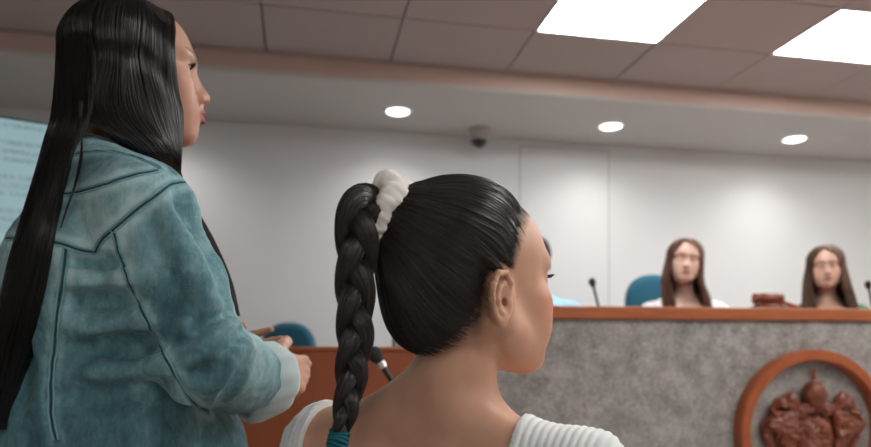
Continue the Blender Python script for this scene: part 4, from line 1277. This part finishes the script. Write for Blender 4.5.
# ============================================================ people behind the bench
def u_at(px, v=0.0):
    """distance along the bench whose point at depth v behind the front is seen in column px"""
    us = np.linspace(-1, 3, 4001); P = np.array([0, 0, 0.])+BC+np.outer(us, BR[:, 0])+BR[:, 1]*v
    q = CX+F_PX*(P @ RGT)/(P @ FWD); return us[np.argmin(abs(q-px))]
def sitter(pos, zhead, heading, tors, label, skin, cloth, cloth_name, zseat, pitch=0, roll=0, w=1.0, step=.0028, arms=True):
    M = frame(heading, pitch, roll); H = np.array([pos[0], pos[1], zhead]); B = frame(tors)
    T = H-M[:, 1]*.045+np.array([0, 0, -.190])
    T = np.array([T[0], T[1], T[2]])
    s = head_sdf(ear=.8, fine=False, eye_open=False).into(Sdf(), M, H)
    s.cone(M @ np.array([0, -.034, -.055])+H, B @ np.array([0, -.005, .01])+T, .044*w, .049*w, .02)
    tl = Sdf(); torso_shapes(tl, .150*w, .95*w); tl.into(s, B, T)
    cl = Sdf(); c2 = Sdf(); torso_shapes(c2, .150*w, .97*w)
    for sx in (-1, 1):
        E = np.array([sx*.21, .03, -.31]); Wr = np.array([sx*.07, .19, -.335])
        for q in (tl, c2): pass
        a = [B @ np.array([sx*.160, .0, -.06])+T, B @ E+T, B @ Wr+T]
        s.chain(a, [.042, .034, .024], .02)
        hf = B @ np.array([-sx*.45, .85, -.1]); hf /= np.linalg.norm(hf); n_ = UP-hf*(UP @ hf); n_ /= np.linalg.norm(n_); ac = np.cross(n_, hf); ac = ac if ac @ (B @ np.array([-sx, 0, 0])) > 0 else -ac
        hand_sdf(s, a[2]+hf*.02, np.stack([hf, ac, n_], 1), sx, [(12, 18, 10)]*4)
        c2.chain([(sx*.160, .0, -.06), E, E*.3+Wr*.7], [.046, .039, .033], .02)
        s.chain([B @ np.array([sx*.09, .0, -.53])+T, B @ np.array([sx*.10, .38, -.53])+T], [.08, .055], .03)
        s.chain([B @ np.array([sx*.10, .38, -.53])+T, np.array([*(B @ np.array([sx*.10, .40, 0])+T)[:2], zseat-.45+.07])], [.053, .034], .03)
        s.chain([np.array([*(B @ np.array([sx*.10, .39, 0])+T)[:2], zseat-.45+.033]), np.array([*(B @ np.array([sx*.10, .52, 0])+T)[:2], zseat-.45+.027])], [.032, .025], .02)
    t = empty('person', (pos[0], pos[1], zseat), label, 'person')
    lo = H-[.45, .75, 0]; hi = H+[.45, .45, 0]; lo[2] = zseat-.46; hi[2] = zhead+.13
    V, Q = polygonize(s, lo, hi, [[(H[0]-.1, H[0]+.1, step)], [(H[1]-.12, H[1]+.12, step)], [(zhead-.13, zhead+.12, step)]], .013)
    b = mesh_obj('body', V, Q, skin, t)
    PL = (V-H) @ M
    sc_ = np.clip((.62*np.maximum(PL[:, 2]-.060, -.05)-(PL[:, 1]-.035))/.008, 0, 1)*(PL[:, 2] > -.05)
    head_paint(b, PL, sc_)
    b.data.attributes['brow'].data.foreach_set('value', np.array([.45], np.float32)*np.array([x.value for x in b.data.attributes['brow'].data], np.float32))
    eyes(t, M, H)
    c2.into(cl, B, T)
    def cut(P):
        q = (P-T) @ B
        nk = -(np.sqrt((q[:, 0]/.068)**2+((q[:, 1]-.055)/.085)**2)-1)*.07
        vee = np.where(q[:, 1] > .03, -(np.abs(q[:, 0])-.055*np.clip((q[:, 2]+.13)/.12, 0, 1)), -1)
        nk = np.where(q[:, 2] > -.05, nk, -1)
        return np.maximum(np.maximum(nk, vee), -.52-q[:, 2])
    V, Q = polygonize(cl, T-[.34, .40, .56], T+[.34, .36, .08], [[], [], []], .009, cut=cut, infl=.008, disp=lambda V, G: .003*vnoise(V, 22, 3)+.0015*vnoise(V, 60, 1))
    mesh_obj(cloth_name, V, Q, cloth, t)
    # trousers
    tr = Sdf(); q = Sdf(); q.ell((0, .01, -.50), (.165, .122, .12), .05)
    for sx in (-1, 1): q.chain([(sx*.09, .0, -.53), (sx*.10, .38, -.53)], [.085, .060], .03)
    q.into(tr, B, T)
    for sx in (-1, 1): tr.chain([B @ np.array([sx*.10, .38, -.53])+T, np.array([*(B @ np.array([sx*.10, .40, 0])+T)[:2], zseat-.45+.10])], [.058, .045], .03)
    V, Q = polygonize(tr, T-[.5, .65, .95], T+[.5, .5, -.42], [[], [], []], .014, cut=lambda P: np.maximum(P[:, 2]-T[2]+.44, zseat-.45+.09-P[:, 2]), infl=.006)
    mesh_obj('trousers', V, Q, M_TROU, t)
    return t, M, H, B, T

def long_hair(t, M, H, m, B, T, n=1500, length=.34, part=.012, wide=1.0):
    Wl = lambda p: M @ np.asarray(p, float)+H
    e0, e1 = np.array([0, -.012, .024]), np.array([.0815, .1010, .0890])
    def oh(phi, lam):
        a, b = math.radians(phi), math.radians(lam); d = np.array([math.sin(a)*math.cos(b), math.cos(a)*math.cos(b), math.sin(b)])
        return Wl(e0+d/np.sqrt(((d/e1)**2).sum()))
    o = None; Vs, Fs, n0 = [], [], 0; allP = []
    for s in (-1, 1):
        G_ = [[Wl((part, .058, .094)), Wl((s*.028+part*.5, .072, .074)), Wl((s*.050, .066, .040)), Wl((s*.062, .060, .0)), Wl((s*.064, .056, -.045)), Wl((s*.068, .056, -.095))]]
        G_ += [[oh(s*15, 88), oh(s*62, 66), oh(s*72, 40), oh(s*78, 15), oh(s*82, -8), Wl((s*.086*wide, .025, -.095))],
               [oh(s*90, 88), oh(s*98, 66), oh(s*104, 40), oh(s*108, 15), oh(s*112, -8), Wl((s*.088*wide, -.025, -.095))],
               [oh(s*150, 88), oh(s*150, 66), oh(s*150, 40), oh(s*150, 15), oh(s*150, -8), Wl((s*.050*wide, -.075, -.095))],
               [oh(179.9*s, 88), oh(179*s, 66), oh(179*s, 40), oh(179*s, 15), oh(179*s, -8), Wl((s*.004, -.085, -.095))]]
        lows = [(.070, .115), (.095, .10), (.115, .06), (.08, -.11), (.01, -.115)]
        for g, (x, y) in zip(G_, lows):
            base_ = g[-1]
            for k, z in enumerate((-.17, -.25, -.095-length)):
                f = (k+1)/3
                tgt = B @ np.array([s*x*wide, y, 0])+T; p = base_*(1-f**.6)+tgt*f**.6; p = np.array([p[0], p[1], H[2]+z]); g.append(p)
        P, Gs = fill(G_, n//2, 30, .006, jit=.004)
        V, F = sheet(Gs, .004); Vs.append(V); Fs.append(F+n0); n0 += len(V); allP.append(P)
    o = mesh_obj('hair', np.concatenate(Vs), np.concatenate(Fs), m, t)
    P = np.concatenate(allP); strands('strands', P, r3.uniform(.0009, .0016, len(P)), m, o, taper=.4)
    return o

def body_at(px, d, py): p = at(px, py, d); return p[:2], p[2]
M_SKIN3 = skin_mat('fair skin', (.72, .49, .40), (.50, .22, .19), (.74, .44, .36))
M_SKIN4 = skin_mat('tan skin', (.62, .39, .30), (.40, .18, .15), (.64, .35, .27))
M_SKIN5 = skin_mat('brown skin', (.46, .25, .17), (.34, .13, .11))
M_BLOUSE = mat('white blouse', (.78, .78, .78), .8)
dv = N(M_BLOUSE, 'ShaderNodeTexVoronoi', Scale=38); tcb = N(M_BLOUSE, 'ShaderNodeTexCoord'); L(M_BLOUSE, tcb.outputs['Object'], dv.inputs['Vector'])
L(M_BLOUSE, ramp(M_BLOUSE, dv.outputs['Distance'], [(.16, (.35, .22, .28)), (.24, (.80, .80, .80))]), bsdf(M_BLOUSE).inputs['Base Color'])
M_GREEN = mat('green top', (.03, .16, .09), .8)
M_BLUE = mat('light blue shirt', (.36, .60, .80), .8)
M_BROWN = hair_mat('brown hair', (.105, .050, .034), .5, .25, (.22, .115, .08))
M_BROWN2 = hair_mat('dark brown long hair', (.085, .045, .032), .5, .25, (.17, .10, .07))
p, z = body_at(685, 3.24, 261)
t, M, H, B, T = sitter(p, z, -104, -92, 'woman with brown hair in a spotted white blouse behind the bench, teal chair behind her', M_SKIN3, M_BLOUSE, 'blouse', .86, roll=-6, pitch=2)
long_hair(t, M, H, M_BROWN, B, T, wide=1.0)
p, z = body_at(826, 3.40, 267)
t, M, H, B, T = sitter(p, z, -118, -100, 'woman with long brown hair in a green top behind the bench, right of the gavel', M_SKIN4, M_GREEN, 'green_top', .86, roll=2)
long_hair(t, M, H, M_BROWN2, B, T, wide=1.10)
p, z = body_at(533, 3.15, 260)
t, M, H, B, T = sitter(p, z, -112, -95, 'man in a light blue shirt mostly hidden by the face of the seated woman', M_SKIN5, M_BLUE, 'shirt', .86, w=1.06)
sh_ = Sdf().ell((0, -.014, .032), (.0800, .1010, .0880), 0).into(Sdf(), M, H)
def scut(P):
    q = (P-H) @ M; return np.maximum((q[:, 1]-.045)-.62*np.maximum(q[:, 2]-.055, -.09), -.045-q[:, 2])
V, Q = polygonize(sh_, H-[.13, .13, .13], H+[.13, .13, .14], [[], [], []], .005, cut=scut, disp=lambda V, G: .002*vnoise(V, 90, 2))
mesh_obj('short_hair', V, Q, M_CAP, t)

# chairs
office_chair(at(666, 300, 3.44)[:2], .40, -90-11.2, CAMZ+77/675*3.68, 'teal rounded office chair behind the woman in the spotted blouse', hw=.150, hs=.355)
office_chair(at(273, 330, 3.35)[:2], .15, -90-20, CAMZ+32/675*3.32, 'dark teal rounded chair back seen above the partition beside the hands', hw=.150)
office_chair(at(533, 330, 3.42)[:2], .40, -100, 1.38, 'low teal office chair behind the man in the blue shirt', hw=.150, hs=.355)
office_chair(at(829, 330, 3.62)[:2], .40, -100, 1.36, 'low teal office chair behind the woman in the green top', hw=.150, hs=.355)

# bench microphones
def bench_mic(px_base, v, tip, label):
    u = u_at(px_base, v); b = BP(u, v, .980)
    tipw = at(*tip); microphone(b, [b+[0, 0, .12], b*.55+tipw*.45+[0, 0, .05], tipw], .0135, .040, label, ring=False, neck_r=.005)
bench_mic(614, .32, (593.5, 287, 2.72), 'small black gooseneck microphone on the bench left of the woman in the blouse')
bench_mic(885, .32, (869, 289, 2.95), 'black gooseneck microphone at the right edge beside the woman in green')

# gavel on its block
M_GAV = wood('gavel wood', (.18, .045, .022), (.28, .075, .038), .25, (4, 4, 4), 8)
M_GAVD = wood('sound block wood', (.13, .035, .022), (.20, .055, .035), .25, (4, 4, 4), 8)
ug = u_at(768, .09); gb_ = BP(ug, .09, ZB+.0005)
o = MB().lathe([(r_*.92, z_) for r_, z_ in [(.070, 0), (.074, .004), (.074, .010), (.066, .014), (.060, .016), (.060, .019), (.052, .022)]], gb_, n=48).build('sound_block', M_GAVD, smooth=True)
tag(o, 'round dark wooden sound block under the gavel on the bench ledge', 'sound block')
gv = empty('gavel', gb_+[0, 0, .0225], 'reddish brown wooden gavel lying on its round block on the bench ledge', 'gavel')
ga = BR @ np.array([.97, -.24, 0]); gx = np.cross(UP, ga); Rg = np.stack([gx, UP, ga], 1)
Rg = np.stack([np.cross(UP, ga), UP, ga], 1); Rg[:, 0] = np.cross(Rg[:, 1], Rg[:, 2])
MB().lathe([(.015, -.060), (.021, -.058), (.0225, -.050), (.0225, -.040), (.019, -.036), (.019, -.032), (.022, -.028), (.0225, 0), (.022, .028), (.019, .032), (.019, .036), (.0225, .040), (.0225, .050), (.021, .058), (.015, .060)],
    gb_+[0, 0, .0452], Rg, n=36).build('gavel_head', M_GAV, gv, smooth=True)
hd = BR @ np.array([.93, .30, 0]); hs_ = gb_+[0, 0, .0452]
MB().tube([hs_+hd*.0+UP*0, hs_+hd*.05+UP*-.006, hs_+hd*.10+UP*-.014, hs_+hd*.15+UP*-.026, hs_+hd*.20+UP*-.036], [.0065, .0065, .008, .010, .0085], n=16).build('handle', M_GAV, gv, smooth=True)

# counsel table with its microphone, chair of the seated woman
tb_ = empty('counsel_table', K(.02, 1.30, 0), 'brown wooden table in front of the seated woman, below the lower edge of the photo', 'table')
Rk = np.stack([RGT, FWD, UP], 1)
MB().box((-.20, 1.08, .69), (.75, 1.60, .72), Rk).build('tabletop', M_WOOD, tb_, bevel=.004)
for x in (-.17, .68):
    for y in (1.10, 1.54): MB().box((x, y, 0), (x+.05, y+.05, .69), Rk).build('leg', M_WOODP, tb_, bevel=.003)
mb_ = K(.02, 1.34, .72)
tip = at(380.5, 363, 1.34)
microphone(mb_, [K(.02, 1.34, .88), at(402, 402, 1.34), at(391, 380, 1.34), tip], .0145, .036, 'larger black microphone with a silver ring, beside the braid of the seated woman', neck_r=.0055)
office_chair((T1+B1[:, 1]*.0)[:2], 0, 62-11.2, .88, 'dark office chair the seated woman sits on, below the lower edge', m=M_BLK, hw=.19, group=None, hs=.415)

# screen on a stand at the far left
sa = at(78, 131, 2.70); sb_ = at(0, 118, 2.56); ex = (sa-sb_); ex[2] = 0; ex /= np.linalg.norm(ex); ey = np.cross(ex, UP); ey = -ey if ey @ (K(0, 0)-sa) < 0 else ey
zt = (sa[2]+sb_[2])/2; Rs = np.stack([ex, UP, ey], 1)
sc_c = sa-ex*.60; sc_c[2] = zt-.36
scr = empty('display_screen', [sc_c[0], sc_c[1], 0], 'large pale blue display screen on a stand at the left, behind the standing woman', 'screen')
M_BEZ = mat('screen bezel', (.02, .02, .022), .4)
M_SCRN = mat('lit screen', (.2, .25, .26), .3)
tcs = N(M_SCRN, 'ShaderNodeTexCoord'); sx_ = N(M_SCRN, 'ShaderNodeSeparateXYZ'); L(M_SCRN, tcs.outputs['Generated'], sx_.inputs[0])
def mnode(op, a, b=None, m=M_SCRN):
    n = N(m, 'ShaderNodeMath', operation=op)
    for i, v in enumerate((a, b)):
        if v is None: continue
        if hasattr(v, 'links'): L(m, v, n.inputs[i])
        else: n.inputs[i].default_value = v
    return n.outputs[0]
rowv = mnode('MULTIPLY', sx_.outputs['Z'], 22.0); rf = mnode('FRACT', rowv); rowmask = mnode('LESS_THAN', rf, .55)
para = mnode('GREATER_THAN', mnode('FRACT', mnode('MULTIPLY', rowv, .25)), .26)
ns = N(M_SCRN, 'ShaderNodeTexNoise', Scale=1.0, Detail=2); mp = N(M_SCRN, 'ShaderNodeMapping'); mp.inputs['Scale'].default_value = (130, 130, 40); L(M_SCRN, tcs.outputs['Generated'], mp.inputs['Vector']); L(M_SCRN, mp.outputs['Vector'], ns.inputs['Vector'])
txt = mnode('MULTIPLY', mnode('MULTIPLY', rowmask, para), mnode('GREATER_THAN', ns.outputs['Fac'], .45))
colr = ramp(M_SCRN, txt, [(0, (.36, .58, .62)), (1, (.22, .38, .42))])
L(M_SCRN, colr, bsdf(M_SCRN).inputs['Emission Color']); bsdf(M_SCRN).inputs['Emission Strength'].default_value = .55
MB().box((-.62, -.37, -.045), (.62, .37, 0), Rs, sc_c).build('housing', M_BEZ, scr, bevel=.004)
MB().box((-.61, -.355, 0), (.61, .362, .002), Rs, sc_c).build('display', M_SCRN, scr)
MB().box((-.04, -sc_c[2]+.03, -.11), (.04, .1, -.05), Rs, sc_c).build('stand_post', M_BLK, scr, bevel=.003)
MB().box((-.35, -sc_c[2], -.33), (.35, -sc_c[2]+.03, .17), Rs, sc_c).build('stand_base', M_BLK, scr, bevel=.004)
# ============================================================ camera, light, view
cd = bpy.data.cameras.new('camera'); cam = bpy.data.objects.new('camera', cd); COL.objects.link(cam)
cam.location = (0, 0, CAMZ); cam.rotation_euler = (math.pi/2, 0, -YAW)
cd.sensor_width = 36; cd.lens = 675/871*36; cd.shift_y = (HZ-223.5)/871; cd.clip_start = .05
cd.dof.use_dof = True; cd.dof.focus_distance = .80; cd.dof.aperture_fstop = 4.0
SC.camera = cam
w = bpy.data.worlds.new('world'); SC.world = w; w.use_nodes = True
w.node_tree.nodes['Background'].inputs[0].default_value = (.5, .5, .5, 1)
w.node_tree.nodes['Background'].inputs[1].default_value = .0
SC.view_settings.view_transform = 'Standard'; SC.view_settings.look = 'None'
SC.view_settings.exposure = 0.06; SC.view_settings.gamma = 1
SC.view_settings.use_curve_mapping = False
SC.cycles.use_denoising = True
SC.cycles.max_bounces = 8; SC.cycles.diffuse_bounces = 5
